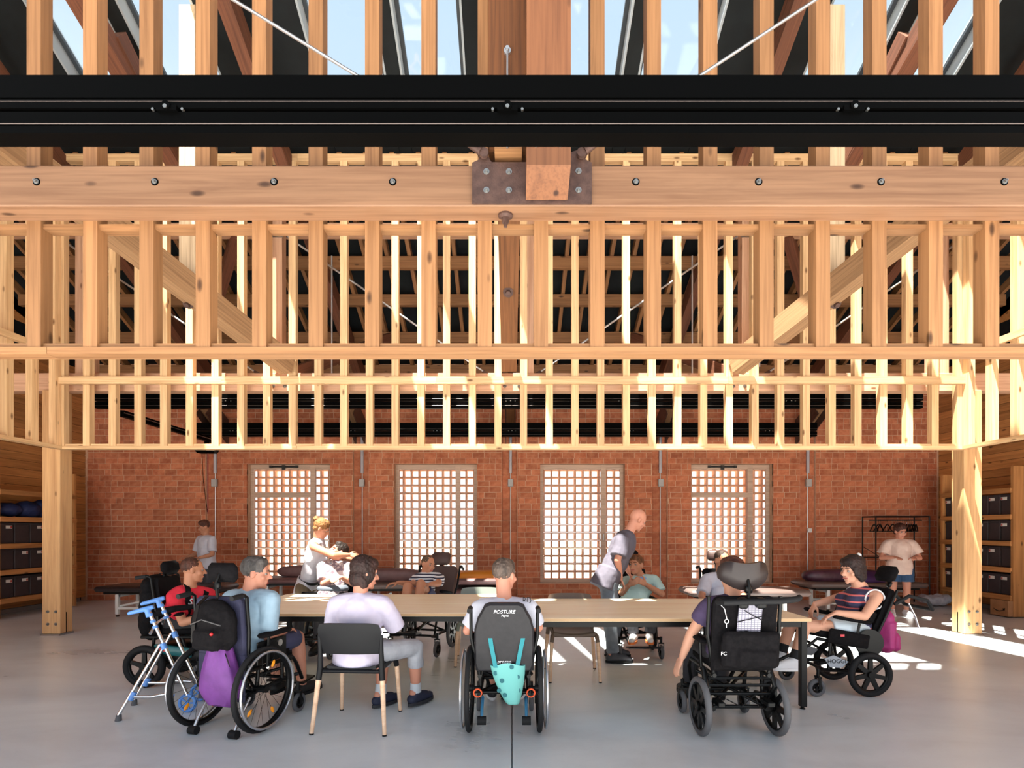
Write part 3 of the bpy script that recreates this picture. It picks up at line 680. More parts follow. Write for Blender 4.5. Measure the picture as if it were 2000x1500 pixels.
# ---------------------------------------------------------------- chairs with plastic shell and wooden legs
def shell_chair(label, loc, rz, m, m2=None):
    t = thing('side_chair', label, 'chair', loc, rz, 'plastic and wood side chairs')
    # faces local +Y; backrest at -Y
    def sheet(fn, nu, nv, th, mm, nm):
        b = MB(); P = [[V(fn(i/nu, j/nv)) for j in range(nv+1)] for i in range(nu+1)]
        top = []; bot = []
        for i in range(nu+1):
            for j in range(nv+1):
                a = P[min(i+1, nu)][j]-P[max(i-1, 0)][j]; c = P[i][min(j+1, nv)]-P[i][max(j-1, 0)]; n = a.cross(c).normalized()
                top.append(P[i][j]+n*th/2); bot.append(P[i][j]-n*th/2)
        N = len(top); id_ = lambda i, j: i*(nv+1)+j; fs = []
        for i in range(nu):
            for j in range(nv): q = (id_(i,j), id_(i+1,j), id_(i+1,j+1), id_(i,j+1)); fs.append(q); fs.append(tuple(N+k for k in q[::-1]))
        edge = [id_(i,0) for i in range(nu+1)]+[id_(nu,j) for j in range(1, nv+1)]+[id_(i,nv) for i in range(nu-1, -1, -1)]+[id_(0,j) for j in range(nv-1, 0, -1)]
        for k in range(len(edge)): a, c = edge[k], edge[(k+1) % len(edge)]; fs.append((a, a+N, c+N, c))
        b.add(top+bot, fs); return b.obj(nm, mm, t, 50)
    def seat(u, v): x = (u-.5)*.40*(1-.10*(1-v)); y = -.19+.41*v; return (x, y, .445+.02*abs(2*u-1)**2-.012*math.sin(v*PI)-.02*max(0, v-.8)*5*(v-.8)*5*.5)
    def back(u, v):
        a = (u-.5)*2; hw = (.218+.012*v)*(1-.06*max(0, v-.8)*5*.5); x = a*hw; y = -.225-.05*v+.035*a*a; z = .565+.225*v-.012*abs(a)**6*(v > .5)+.012*abs(a)**6*(v < .2)*0
        if v > .85: x *= 1-.05*(v-.85)/.15
        return (x, y, z)
    sheet(seat, 10, 10, .02, m2 or m, 'seat'); sheet(back, 14, 8, .016, m, 'backrest')
    fr = MB()
    for s in (-1, 1):
        fr.tube([(s*.225, -.215, .70), (s*.222, -.205, .58), (s*.224, -.20, .46), (s*.232, -.212, .375)], [.013, .017, .021, .021], 10)
        fr.tube([(s*.20, .18, .452), (s*.212, .212, .43), (s*.22, .222, .375)], [.018, .022, .02], 10)
        fr.tube([(s*.205, -.19, .44), (s*.2, .19, .437)], .016, 8)
    fr.tube([(-.205, .2, .435), (.205, .2, .435)], .015, 8); fr.tube([(-.205, -.195, .435), (.205, -.195, .435)], .015, 8)
    tag(fr.obj('shell_frame', m, t, 50), kind='stuff')
    for s in (-1, 1):
        l = MB().cyl((s*.232, -.212, .378), (s*.262, -.262, .008), .019, .0145, 12).obj('leg', M_BEECH, t, 40); MB().cyl((s*.262, -.262, .010), (s*.2625, -.263, 0), .016).obj('foot', M_TBLK, l, 40)
        l = MB().cyl((s*.22, .222, .378), (s*.238, .262, .008), .018, .014, 12).obj('leg', M_BEECH, t, 40); MB().cyl((s*.238, .262, .010), (s*.238, .263, 0), .0155).obj('foot', M_TBLK, l, 40)
    return t
shell_chair('black plastic chair with pale wooden legs holding the woman in a lilac-white top', (-1.145, 4.10, 0), math.radians(-3), M_CHBLK)
shell_chair('grey-green empty chair behind the left table, beside the orange bolster', (-.36, 6.0, 0), PI, M_CHGRN)
shell_chair('taupe empty chair with slim legs tucked under the right table', (.60, 5.42, 0), PI, M_CHTAUPE)
# ---------------------------------------------------------------- treatment benches
def bench(label, loc, rz, L, W, H, m, head=0, bolster=None, mleg=None, slope=0):
    t = thing('treatment_bench', label, 'bench', loc, rz); mleg = mleg or M_WHM
    MB().rbox((0, 0, H-.04), (L, W, .09), .035).obj('mattress', m, t, 50)
    if head:
        R = Matrix.Rotation(head, 3, 'Y'); MB().rbox((-L/2+.32, 0, H+.10), (.66, W, .09), .035, R).obj('head_section', m, t, 50)
    MB().box((0, 0, H-.105), (L-.25, W-.16, .04)).obj('deck', M_TBLK, t)
    for s in (-1, 1):
        f = MB(); f.box((s*(L/2-.35), 0, H-.15), (.05, W-.2, .05)); f.obj('cross_bar', mleg, t)
        for q in (-1, 1):
            l = MB().box((s*(L/2-.35), q*(W/2-.1), (H-.13)/2+.02), (.05, .05, H-.17)).obj('leg', mleg, t); MB().cyl((s*(L/2-.35), q*(W/2-.1), .022), (s*(L/2-.35), q*(W/2-.1), 0), .026).obj('foot', M_TBLK, l, 40)
    MB().box((0, W/2-.1, .14), (L-.7, .04, .04)).obj('stretcher', mleg, t); MB().box((0, -W/2+.1, .14), (L-.7, .04, .04)).obj('stretcher', mleg, t)
    MB().tube([(-L/2+.36, -W/2+.12, .17), (.1, -W/2+.12, H-.16)], .018).obj('lift_arm', mleg, t, 40)
    return t
bench('black low treatment bench with white legs near the brick wall at left', (-5.9, 9.35, 0), 0, 2.1, .7, .50, M_DVIN)
bench('mauve treatment bench along the wall under the first lattice window', (-3.55, 10.3, 0), 0, 2.6, .8, .55, M_MAUVE)
bench('mauve treatment bench between first and second windows, behind the woman on the chair', (-2.1, 9.3, 0), 0, 1.5, .75, .56, M_GVIN)
bench('mauve treatment bench carrying the orange bolster', (-.52, 9.2, 0), PI/2, 1.9, .95, .52, M_MAUVE, .16)
bench('grey-brown treatment bench behind the right-hand wheelchair', (3.35, 7.9, 0), 0, 1.7, .62, .60, M_GVIN)
bench('brown treatment bench carrying purple cushions, right of the windows', (6.35, 10.0, 0), 0, 2.1, .75, .50, M_GVIN)
def cushion(name, label, cat, loc, d, m, rz=0, puff=.35, rx=0, ry=0):
    b = MB(); n = 14; rings = []
    for i in range(9):
        t_ = -1+2*i/8; z = d[2]/2*t_; k = (1-abs(t_)**2.5)**.5 if abs(t_) < 1 else .05; ring = []
        for j in range(28):
            a = 2*PI*j/28; e = 2/3.2; x = abs(math.cos(a))**e*math.copysign(1, math.cos(a)); y = abs(math.sin(a))**e*math.copysign(1, math.sin(a))
            kk = puff*k+(1-puff) if abs(t_) < 1 else (1-puff)*.9; ring.append(V(d[0]/2*x*kk, d[1]/2*y*kk, z))
        rings.append(ring)
    b.loft(rings); t = tag(b.obj(name, m, None, 60, loc, (rx, ry, rz)), label, cat); return t
cushion('bolster', 'orange bolster cushion lying on the mauve bench in front of the wall', 'bolster', (-.47, 9.15, .655), (.95, .5, .22), mat('orange_vinyl', (222,140,40), .5), 0)
cushion('bolster', 'dark mauve bolster roll at the back of the long mauve bench', 'bolster', (-2.2, 9.45, .66), (1.3, .38, .24), M_MAUVE)
cushion('bolster', 'brown backrest roll on the bench under the first lattice window', 'bolster', (-3.5, 10.45, .655), (2.0, .34, .24), M_MAUVE)
cushion('bolster', 'glossy aubergine bolster on the brown bench at right', 'bolster', (6.15, 10.1, .60), (1.5, .36, .24), noisy('aubergine', (62,34,48), (84,50,66), 8, .35))
cushion('cushion', 'purple cushion leaning on the aubergine bolster', 'cushion', (6.5, 9.85, .59), (.5, .3, .14), mat('purple_cloth', (72,40,92), .7), 0, .4, .6)
# ---------------------------------------------------------------- coat rack, hangers, clothes bundle, carton, blue sack
t = thing('coat_rack', 'black tubular clothes rack standing against the brick wall at right', 'rack', (7.58, 10.75, 0))
for x in (-.52, .52):
    for y in (-.2, .2): MB().cyl((x, y, 0), (x, y, 1.72), .013, n=8).obj('upright', M_TBLK, t, 40)
    MB().cyl((x, -.2, 1.71), (x, .2, 1.71), .012, n=8).obj('side_bar', M_TBLK, t, 40); MB().cyl((x, -.2, .1), (x, .2, .1), .012, n=8).obj('side_bar', M_TBLK, t, 40)
for y in (-.2, .2): MB().cyl((-.52, y, 1.71), (.52, y, 1.71), .012, n=8).obj('top_bar', M_TBLK, t, 40)
MB().cyl((-.52, 0, 1.64), (.52, 0, 1.64), .012, n=8).obj('hanging_bar', M_TBLK, t, 40)
for z in (.1, .5, .9): MB().cyl((-.52, .2, z), (.52, .2, z), .01, n=8).obj('cross_bar', M_TBLK, t, 40)
MB().cyl((-.52, .2, 1.12), (.0, .2, .8), .006, n=6).obj('brace', M_TBLK, t, 40)
hm = MB(); pts = [(-.2, 0, -.2), (.2, 0, -.2), (.06, 0, -.09), (0, 0, -.06), (-.06, 0, -.09)]
hm.tube([(x*.97, y, z) for x, y, z in pts], .011, 6, close=True); hme = hm.mesh('body', M_TBLK, 50)
hk = MB().tube([(0, 0, -.06), (0, 0, .0), (.022, 0, .022), (0, 0, .032), (-.018, 0, .018)], .003, 6).mesh('hook', M_CHROME, 50)
rh = random.Random(4); hp_ = [-.42, -.33, -.30, -.16, -.05]+[.0+.045*k for k in range(10)]
for i, x in enumerate(hp_):
    h = thing('coat_hanger', '%s black coat hanger from the left end of the clothes rack' % ['first', 'second', 'third', 'fourth', 'fifth', 'sixth', 'seventh', 'eighth', 'ninth', 'tenth', 'eleventh', 'twelfth', 'thirteenth', 'fourteenth', 'fifteenth'][i], 'hanger', (7.58+x, 10.75, 1.625), PI/2+rh.uniform(-1.1, -.5) if i < 5 else PI/2+rh.uniform(-.9, -.4), 'hangers on the coat rack'); link('body', hme, h); link('hook', hk, h)
bn = MB(); rr = random.Random(9)
for i in range(9): bn.ell((rr.uniform(-.2, .2), rr.uniform(-.12, .12), .09+rr.uniform(0, .09)), (rr.uniform(.1, .18), rr.uniform(.08, .14), rr.uniform(.06, .1)), Matrix.Rotation(rr.uniform(-.5, .5), 3, 'Y'))
PENDING = []; TEXTS = []
def remesh_obj(mb, name, m, parent, vox=.012, smooth=4, disp=0, dscale=.12, loc=None, rot=None):
    o = mb.obj(name, m, parent, None, loc, rot)
    r = o.modifiers.new('r', 'REMESH'); r.mode = 'VOXEL'; r.voxel_size = vox; r.use_smooth_shade = True
    if smooth: s = o.modifiers.new('s', 'SMOOTH'); s.factor = .5; s.iterations = smooth
    if disp:
        k = 'cl%g' % dscale; tx = bpy.data.textures.get(k) or bpy.data.textures.new(k, 'CLOUDS'); tx.noise_scale = dscale; tx.noise_depth = 2
        d = o.modifiers.new('d', 'DISPLACE'); d.texture = tx; d.strength = disp; d.mid_level = .5; d.texture_coords = 'LOCAL'
    PENDING.append(o); return o
tag(remesh_obj(bn, 'clothes_bundle', noisy('grey_cloth', (150,146,152), (176,172,178), 9, .9), None, .012, 3, .03, .08, (8.0, 10.35, 0)), 'pale grey clothes bundle on the floor beside the coat rack', 'bundle')
t = thing('carton', 'brown cardboard carton with a curved arrow mark, under the right shelves', 'carton', (8.3, 9.1, 0))
MB().rbox((0, 0, .14), (.3, .34, .26), .004, ).obj('body', noisy('kraft_card', (150,106,70), (164,118,80), 6, .8), t)
sm = [(-.152, .10-.2*i/10, .12-.035*math.sin(PI*i/10)) for i in range(11)]; MB().tube(sm, [.004+.004*math.sin(PI*i/10) for i in range(11)], 6).obj('curved_arrow', M_TBLK, t)
MB().prism([(-.115, .145), (-.07, .135), (-.10, .10)], -.156, -.150, 'YZ').obj('arrow_head', M_TBLK, t)
for o_ in t.children: o_.location.z = .01
sk = MB()
for c, r in (((0, -.35, .12), (.17, .22, .12)), ((0, 0, .13), (.18, .25, .15)), ((.02, .3, .15), (.17, .24, .17))): sk.ell(c, r)
tag(remesh_obj(sk, 'blue_sack', noisy('navy_sheet', (26,36,72), (34,46,90), 6, .6), None, .016, 4, .03, .12, (-8.44, 9.45, 1.67)), 'dark blue folded sack lying on the top left shelf', 'sack')
# ---------------------------------------------------------------- wheel and wheelchair kit
_wh = {}
def wheel(name, par, loc, R, w_, style='mag', tyre=None, rz=0, n_sp=6, hub=.03, rim=None, push=None):
    """axis along local X; outer face towards +X"""
    tyre = tyre or M_RUB; rim = rim or M_FRM
    k = (R, w_, style, tyre.name, n_sp, rim.name, push)
    if k not in _wh:
        d = {}
        r = w_/2; d['t'] = MB().torus((0,0,0), R-r, r, 'X', 36, 10).mesh('tyre', tyre, 60)
        b = MB(); b.torus((0,0,0), R-2*r+.002, min(.012, r*.8), 'X', 36, 8, 1.3)
        if style == 'mag':
            for i in range(n_sp):
                a = 2*PI*i/n_sp; c, s = math.cos(a), math.sin(a); wd0, wd1 = R*.11, R*.085
                p = [(-wd0, hub*.5), (wd0, hub*.5), (wd1, R-2*r), (-wd1, R-2*r)]
                b.prism([(x*c-y*s, x*s+y*c) for x, y in p], -.010, .010, 'YZ')
            b.cyl((-w_*.55, 0, 0), (w_*.55, 0, 0), hub, n=14)
            d['r'] = b.mesh('rim', rim, 45)
        else:
            b.cyl((-.03, 0, 0), (.03, 0, 0), .026, n=14); d['r'] = b.mesh('rim', rim, 45)
            s_ = MB()
            for i in range(24):
                a = 2*PI*i/24; h = (.024 if i % 2 else -.024); a2 = a+(.35 if i % 4 < 2 else -.35)
                s_.cyl((h, .022*math.cos(a2), .022*math.sin(a2)), (0, (R-2*r)*math.cos(a), (R-2*r)*math.sin(a)), .0014, n=5)
            d['s'] = s_.mesh('spokes', M_FRM)
        if push: d['p'] = MB().torus((.045, 0, 0), R-.035, .0095, 'X', 40, 8).mesh('handrim', MATS[push], 60)
        _wh[k] = d
    d = _wh[k]; o = link(name, d['t'], par, loc, (0, 0, rz)); link('rim', d['r'], o)
    if 's' in d: tag(link('spokes', d['s'], o), kind='stuff')
    if 'p' in d: link('handrim', d['p'], o)
    return o
def caster(par, x, y, r, w_, top, swing=0, tyre=None, style='mag'):
    o = wheel('caster_wheel', par, (x-.0, y, r), r, w_, 'mag', tyre, swing, 4, .018)
    f = MB(); g = w_/2+.012
    for s in (-1, 1): f.box((s*g, -.012, r*.55), (.006, .022, r*1.25))
    f.box((0, -.012, r*1.2), (2*g+.006, .03, .012)); f.cyl((0, -.012, r*1.2), (0, -.012, top-r), .014, n=10)
    tag(f.obj('fork', M_FRM, o), kind='stuff'); return o
def wheelchair(name, label, loc, rz, cfg):
    c = dict(R=.19, sep=.54, tw=.045, style='mag', tyre=M_RUB, cr=.085, cw=.035, cf=.46, csep=.5, sh=.47, sd=.42, bh=.5, recl=8, tilt=0, bw=None, head=None,
             handles=True, by=0, atz=0, arms=True, foot='plate', push=None, cush=M_FAB, backm=M_FAB, camber=0, armh=.2, fy=.60, fz=.14, antitip=False, nsp=6, frame=M_FRM, guards=False)
    c.update(cfg); t = thing(name, label, 'wheelchair', loc, rz, 'wheelchairs around the tables')
    R, hw, sh, sd = c['R'], c['sep']/2-.075, c['sh'], c['sd']
    for s in (-1, 1):
        o = wheel('rear_wheel', t, (s*c['sep']/2, 0, R), R, c['tw'], c['style'], c['tyre'], 0 if s > 0 else PI, c['nsp'], push=c['push'])
    for s in (-1, 1): caster(t, s*c['csep']/2, c['cf'], c['cr'], c['cw'], max(.24, c['cr']*2+.09), c.get('swing', 0), c.get('ctyre', M_RUBG))
    T = Matrix.Translation((0, .18, sh)) @ Matrix.Rotation(math.radians(c['tilt']), 4, 'X') @ Matrix.Translation((0, -.18, -sh))
    t['__T'] = 0; del t['__T']
    X = lambda *p: T @ V(*p)
    RT = T.to_3x3()
    low = max(R*.9, .20)
    for s in (-1, 1):
        f = MB()
        f.tube([(s*hw, -.06, low), (s*hw, c['cf']-.06, low+.02), (s*(c['csep']/2), c['cf']-.012, low+.03)], .016)
        f.cyl((s*(c['sep']/2-.03), 0, R), (s*hw, 0, R), .014); f.tube([(s*hw, 0, R), (s*hw, .02, low), X(s*hw, .04, sh-.02)], .015)
        f.tube([(s*hw, c['cf']-.14, low+.02), X(s*hw, sd-.12, sh-.02)], .014)
        f.tube([X(s*hw, -.08, sh-.02), X(s*hw, sd, sh-.02), X(s*hw, sd+.05, sh-.08), V(s*(hw-.04), c['fy']-.06, c['fz']+.03)], .015)
        tag(f.obj('side_frame', c['frame'], t, 50), kind='stuff')
    f = MB(); f.cyl((-hw, 0, low), (hw, 0, low), .014); f.cyl((-hw, c['cf']-.1, low+.02), (hw, c['cf']-.1, low+.02), .014); f.cyl((-hw, .02, low), (hw, sd*.7, sh-.08), .012); f.cyl((hw, .02, low), (-hw, sd*.7, sh-.08), .012)
    tag(f.obj('cross_frame', c['frame'], t, 50), kind='stuff')
    MB().rbox(X(0, sd/2-.02, sh+.035), (2*hw-.01, sd+.04, .08), .025, RT).obj('seat_cushion', c['cush'], t, 50)
    B = T @ Matrix.Translation((0, -.05+c['by'], sh+.02)) @ Matrix.Rotation(math.radians(c['recl']), 4, 'X'); RB = B.to_3x3(); Y = lambda *p: B @ V(*p)
    bw = c['bw'] or 2*hw-.03; bh = c['bh']
    poly = []
    for sx in (1, -1):
        pts = [(bw/2*.92, 0), (bw/2, .05), (bw/2, bh*.62), (bw/2*.9, bh*.78), (bw/2*.74, bh*.9), (bw/2*.66, bh*.97), (bw/2*.5, bh)] if c.get('shape') == 'taper' else [(bw/2*.95, 0), (bw/2, .03), (bw/2, bh*.9), (bw/2*.93, bh*.97), (bw/2*.8, bh)]
        poly += pts if sx > 0 else [(-x, z) for x, z in pts[::-1]]
    pb = MB(); n = len(poly); rings = []
    for y, k in ((-.05, .94), (-.035, 1.0), (.0, 1.0), (.015, .95)): rings.append([Y(x*k, y, bh/2+(z-bh/2)*k) for x, z in poly])
    pb.loft(rings); pb.obj('backrest', c['backm'], t, 40)
    for s in (-1, 1):
        f = MB(); pts = [X(s*hw, -.06+c['by'], sh-.02), Y(s*(bw/2+.025), -.02, bh*.5), Y(s*(bw/2+.025), -.02, c.get('hh', bh))]
        if c['handles']: pts += [Y(s*(bw/2+.025), -.045, c.get('hh', bh)+.02), Y(s*(bw/2+.025), -.14, c.get('hh', bh)+.02)]
        o = f.tube(pts, .013).obj('back_cane', c['frame'], t, 50)
        if c['handles']: MB().cyl(Y(s*(bw/2+.025), -.06, c.get('hh', bh)+.02), Y(s*(bw/2+.025), -.16, c.get('hh', bh)+.02), .018, n=10).obj('grip', M_RUB, o, 40)
        if c['arms']:
            ah = c['armh']; a = MB().rbox(X(s*(hw+.04), .17, sh+ah), (.065, .33, .035), .014, RT).obj('armrest', M_FAB, t, 50)
            MB().tube([X(s*(hw+.03), .1, sh-.02), X(s*(hw+.04), .1, sh+ah-.02)], .012).obj('armrest_post', c['frame'], a)
        if c['guards']: MB().rbox(X(s*(hw+.02), .16, sh+.09), (.012, .32, .17), .005, RT).obj('side_guard', M_FRM, t)
    if c['foot'] == 'plate':
        o = MB().rbox((0, c['fy'], c['fz']), (2*hw-.02, .17, .018), .006, Matrix.Rotation(math.radians(c.get('fa', 8)), 3, 'X')).obj('footplate', M_FRM, t)
    else:
        for s in (-1, 1): MB().rbox((s*(hw*.52), c['fy'], c['fz']), (hw*.9, .17, .018), .006, Matrix.Rotation(math.radians(c.get('fa', 8)), 3, 'X')).obj('footplate', M_FRM, t)
    if c['head']:
        st, dy, hz, wd, hh = c['head']
        m = MB()
        if st == 'dome':
            rings = []
            for u in range(-8, 9):
                q = u/8; x = wd/2*q; yy = .07*q*q; top = hh*(.5-.10*math.cos(q*PI)*.5+.02) * (1-.55*abs(q)**6); bot = -hh*.5*(1-.72*abs(q)**2.2)-.0
                rings.append([Y(x, dy+yy-.035, hz+bot), Y(x, dy+yy-.05, hz+(top+bot)*.5), Y(x, dy+yy-.035, hz+top), Y(x, dy+yy, hz+top), Y(x, dy+yy+.02, hz+(top+bot)*.5), Y(x, dy+yy, hz+bot)])
            m.loft(rings); h = m.obj('headrest', c.get('headm', M_FAB), t, 80)
        else:
            m.rbox(Y(0, dy, hz), (wd, .075, hh), .032, RB); h = m.obj('headrest', c.get('headm', M_FAB), t, 60)
        k = MB(); k.tube([Y(0, dy-.06, bh-.12), Y(0, dy-.07, hz-.06), Y(0, dy-.03, hz)], .011); k.rbox(Y(0, dy-.06, hz-.08), (.05, .03, .05), .008, RB); k.rbox(Y(0, -.06, bh-.1), (.08, .03, .08), .008, RB)
        tag(k.obj('headrest_stem', M_ALU if c.get('chromestem') else M_FRM, t, 50), kind='stuff')
    if c['antitip']:
        for s in (-1, 1):
            o = MB().tube([(s*(hw-.02), -.02, R*.8), (s*(hw-.02), -.14, .10+c['atz']), (s*(hw-.02), -.17, .045+c['atz'])], .011).obj('antitip_bar', c.get('atm', M_ALU), t, 50)
            MB().cyl((s*(hw-.02)-.03, -.175, .03+c['atz']), (s*(hw-.02)+.03, -.175, .03+c['atz']), .03, n=14).obj('antitip_wheel', M_RUB, o, 40)
    t_ = dict(t=t, X=X, Y=Y, c=c, hw=hw, RB=RB, RT=RT, bw=bw)
    return t_
def text(par, s, loc, rot, size, m, name='lettering', ext=.001, sx=1.0, shear=0):
    cu = bpy.data.curves.new(name, 'FONT'); cu.body = s; cu.size = size; cu.extrude = ext; cu.align_x = 'CENTER'; cu.align_y = 'CENTER'; cu.materials.append(m); cu.shear = shear
    o = link(name, cu, par); o.matrix_local = Matrix.Translation(V(loc)) @ (rot.to_4x4() if isinstance(rot, Matrix) else Euler(rot).to_matrix().to_4x4()) @ Matrix.Diagonal((sx, 1, 1, 1)); TEXTS.append(o); return o
M_WHITE = mat('white_print', (226,226,230), .6)
BACKROT = Matrix(((1,0,0),(0,0,-1),(0,1,0)))           # text readable from behind (seen from -Y)
# ---------------------------------------------------------------- figures
def skin(name, rgb):
    m = mat(name, rgb, .55, 0, .35); b = m.node_tree.nodes['Principled BSDF']; b.inputs['Subsurface Weight'].default_value = .06; b.inputs['Subsurface Radius'].default_value = (.02, .008, .004); return m
SK1 = skin('skin_fair', (204,152,128)); SK2 = skin('skin_tan', (184,128,100)); SK3 = skin('skin_rosy', (196,136,114))
M_EYE = mat('eye_white', (140,130,124), .4); M_IRIS = mat('iris_dark', (48,34,26), .2); M_LIP = mat('lip', (176,98,90), .5)
def hand(b, w_, d, n, l, curl=.35, s=1.0, spread=.12):
    w_, d = V(w_), V(d).normalized(); n = V(n); n = (n-d*n.dot(d)).normalized(); l = V(l); l = (l-d*l.dot(d)-n*l.dot(n)).normalized()
    R = Matrix((l, d, n)).transposed()
    b.ell(w_+d*.048*s, (.038*s, .052*s, .014*s), R)
    for k, (L, r) in enumerate(((.072, .0088), (.080, .0090), (.074, .0087), (.058, .0078))):
        off = .029-.0195*k; kn = w_+d*(.092-.004*abs(k-1))*s+l*off*s; b.cap(w_+d*.02*s+l*off*.6*s, kn, .012*s, .0105*s, 8)
        a = curl*.7+.05*k; p = kn; dd = (d+l*(spread*(1.5-k)*.35)).normalized()
        for j, f in enumerate((.45, .31, .24)):
            q = p+(dd*math.cos(a)+n*math.sin(a))*(L*f*s); b.cap(p, q, r*s*(1-.08*j), r*s*(.93-.08*j), 8); p = q; a += curl*.9
    base = w_+d*.022*s+l*.026*s; t1 = base+(d*.55+l*.72+n*.3).normalized()*.045*s; t2 = t1+(d*.85+l*.25+n*.35).normalized()*.034*s; t3 = t2+(d*.9+n*.3).normalized()*.024*s
    b.cap(base, t1, .0145*s, .0115*s, 8); b.cap(t1, t2, .0110*s, .0098*s, 8); b.cap(t2, t3, .0098*s, .008*s, 8)
def seat_pose(sh=.50, lean=6, hipy=.10, w_=.185, hipw=.095, thigh=.44, raise_=3, splay=.03, foot=(.06, -.42), torso=.42, hfwd=(0,1,0), hup=(0,0,1), hoff=(0,.03,.20), side=0, T=None):
    """joints of a sitting figure facing +Y; T tilts everything with the seat"""
    l = math.radians(lean); up = V(math.sin(math.radians(side)), -math.sin(l), math.cos(l)); J = {}
    J['pel'] = V(0, hipy, sh+.10); J['neck'] = J['pel']+up*torso; J['head'] = J['neck']+V(hoff); J['hf'] = V(hfwd).normalized(); J['hu'] = V(hup)
    J['w'] = w_
    for k, s in (('L', -1), ('R', 1)):
        sh_ = J['neck']-up*.065+V(s*w_, 0, 0); J['sh'+k] = sh_; J['el'+k] = sh_+V(s*.045, .03, -.27); J['wr'+k] = J['el'+k]+V(-s*.05, .24, .02)
        J['hp'+k] = J['pel']+V(s*hipw, .02, -.02); r = math.radians(raise_); J['kn'+k] = J['hp'+k]+V(s*splay, thigh*math.cos(r), thigh*math.sin(r)); J['an'+k] = J['kn'+k]+V(0, foot[0], foot[1]); J['to'+k] = J['an'+k]+V(s*.02, .16, -.035)
        J['hd'+k] = V(-s*.2, 1, -.05); J['hn'+k] = V(0, 0, -1); J['hl'+k] = V(-s, 0, 0); J['hc'+k] = .4
    if T is not None:
        R = T.to_3x3()
        for k, v in J.items():
            if isinstance(v, Vector): J[k] = R @ v if k[:2] in ('hd', 'hn', 'hl', 'hf', 'hu') else T @ v
    return J
def torso(b, J, o=0.0, belly=0.0, bust=0.0, hem=None, top=True, shw=1.0):
    up = (J['neck']-J['pel']); L = up.length; up = up/L; rt = (J['shR']-J['shL']).normalized(); fw = up.cross(rt).normalized(); rt = fw.cross(up)
    R = Matrix((rt, fw, up)).transposed(); P = J['pel']; w_ = J['w']; k = L/.42; ws = w_/.185
    b.ell(P+up*.01, (.168*ws+o, .118+o+belly*.5, .12+o), R, 16, 10)
    b.ell(P+up*.14*k+fw*(.015+belly*.4), (.150*ws+o+belly*.5, .108+o+belly, .15*k+o), R, 16, 10)
    b.ell(P+up*.285*k+fw*.008, (.165*ws+o, .112+o, .145*k+o), R, 16, 10)
    if bust:
        for s in (-1, 1): b.ell(P+up*.265*k+fw*(.085)+rt*(s*.075), (.07+o, .05+bust+o, .065+o), R, 12, 8)
    for s, q in ((-1, 'L'), (1, 'R')): b.cap(J['neck']-up*.045*k, (J['neck']-up*.05*k).lerp(J['sh'+q]-rt*(s*.012)+up*.005, shw), .062+o, .056+o)
    if top: b.cap(J['neck']-up*.05, J['neck']+up*.02, .07+o*.6, .054+o*.3)
    if hem is not None:
        b.loft([[P+up*z+rt*((.166*ws+o)*m_*math.cos(2*PI*i/24))+fw*((.118+o+belly)*m_*math.sin(2*PI*i/24)) for i in range(24)] for z, m_ in ((-.10-hem, 1.06), (-.02, 1.02), (.10, .96))])
def head(b, J, hs=1.0):
    f = J['hf'].normalized(); u = (J['hu']-f*J['hu'].dot(f)).normalized(); r = f.cross(u); R = Matrix((r, f, u)).transposed(); c = J['head']
    H = lambda x, y, z: c+R @ V(x*hs, y*hs, z*hs)
    b.ell(H(0, -.012, .026), tuple(q*hs for q in (.074, .094, .086)), R, 18, 12); b.ell(H(0, .028, -.028), tuple(q*hs for q in (.062, .062, .088)), R, 16, 10)
    b.ell(H(0, .036, -.085), tuple(q*hs for q in (.046, .050, .034)), R); b.ell(H(0, .074, -.104), .018*hs, None, 10, 6)
    b.cap(H(0, .086, .008), H(0, .112, -.030), .009*hs, .0135*hs, 10); b.ell(H(-.012, .098, -.035), .009*hs, None, 8, 6); b.ell(H(.012, .098, -.035), .009*hs, None, 8, 6)
    b.cap(H(-.036, .074, .024), H(.036, .074, .024), .012*hs, None, 8); b.cap(H(-.018, .086, -.063), H(.018, .086, -.063), .0085*hs, None, 8); b.cap(H(-.015, .084, -.074), H(.015, .084, -.074), .0085*hs, None, 8)
    for s in (-1, 1):
        b.ell(H(s*.077, -.008, -.012), tuple(q*hs for q in (.010, .021, .033)), R @ Matrix.Rotation(s*.35, 3, 'Z'), 10, 8); b.ell(H(s*.048, .058, -.030), .022*hs, None, 10, 6)
    b.cap(H(0, -.018, -.05), J['neck']+(J['pel']-J['neck']).normalized()*.02, .055*hs, .058, 14)
    return H, R
def hair_mat(rgb):
    d = tuple(int(x*.62) for x in rgb); l_ = tuple(min(255, int(x*1.12)) for x in rgb)
    return noisy('hair_%d_%d_%d' % rgb, d, l_, 26, .6, .5, stretch=(1, 1, .28), detail=6.0, spec=.3)
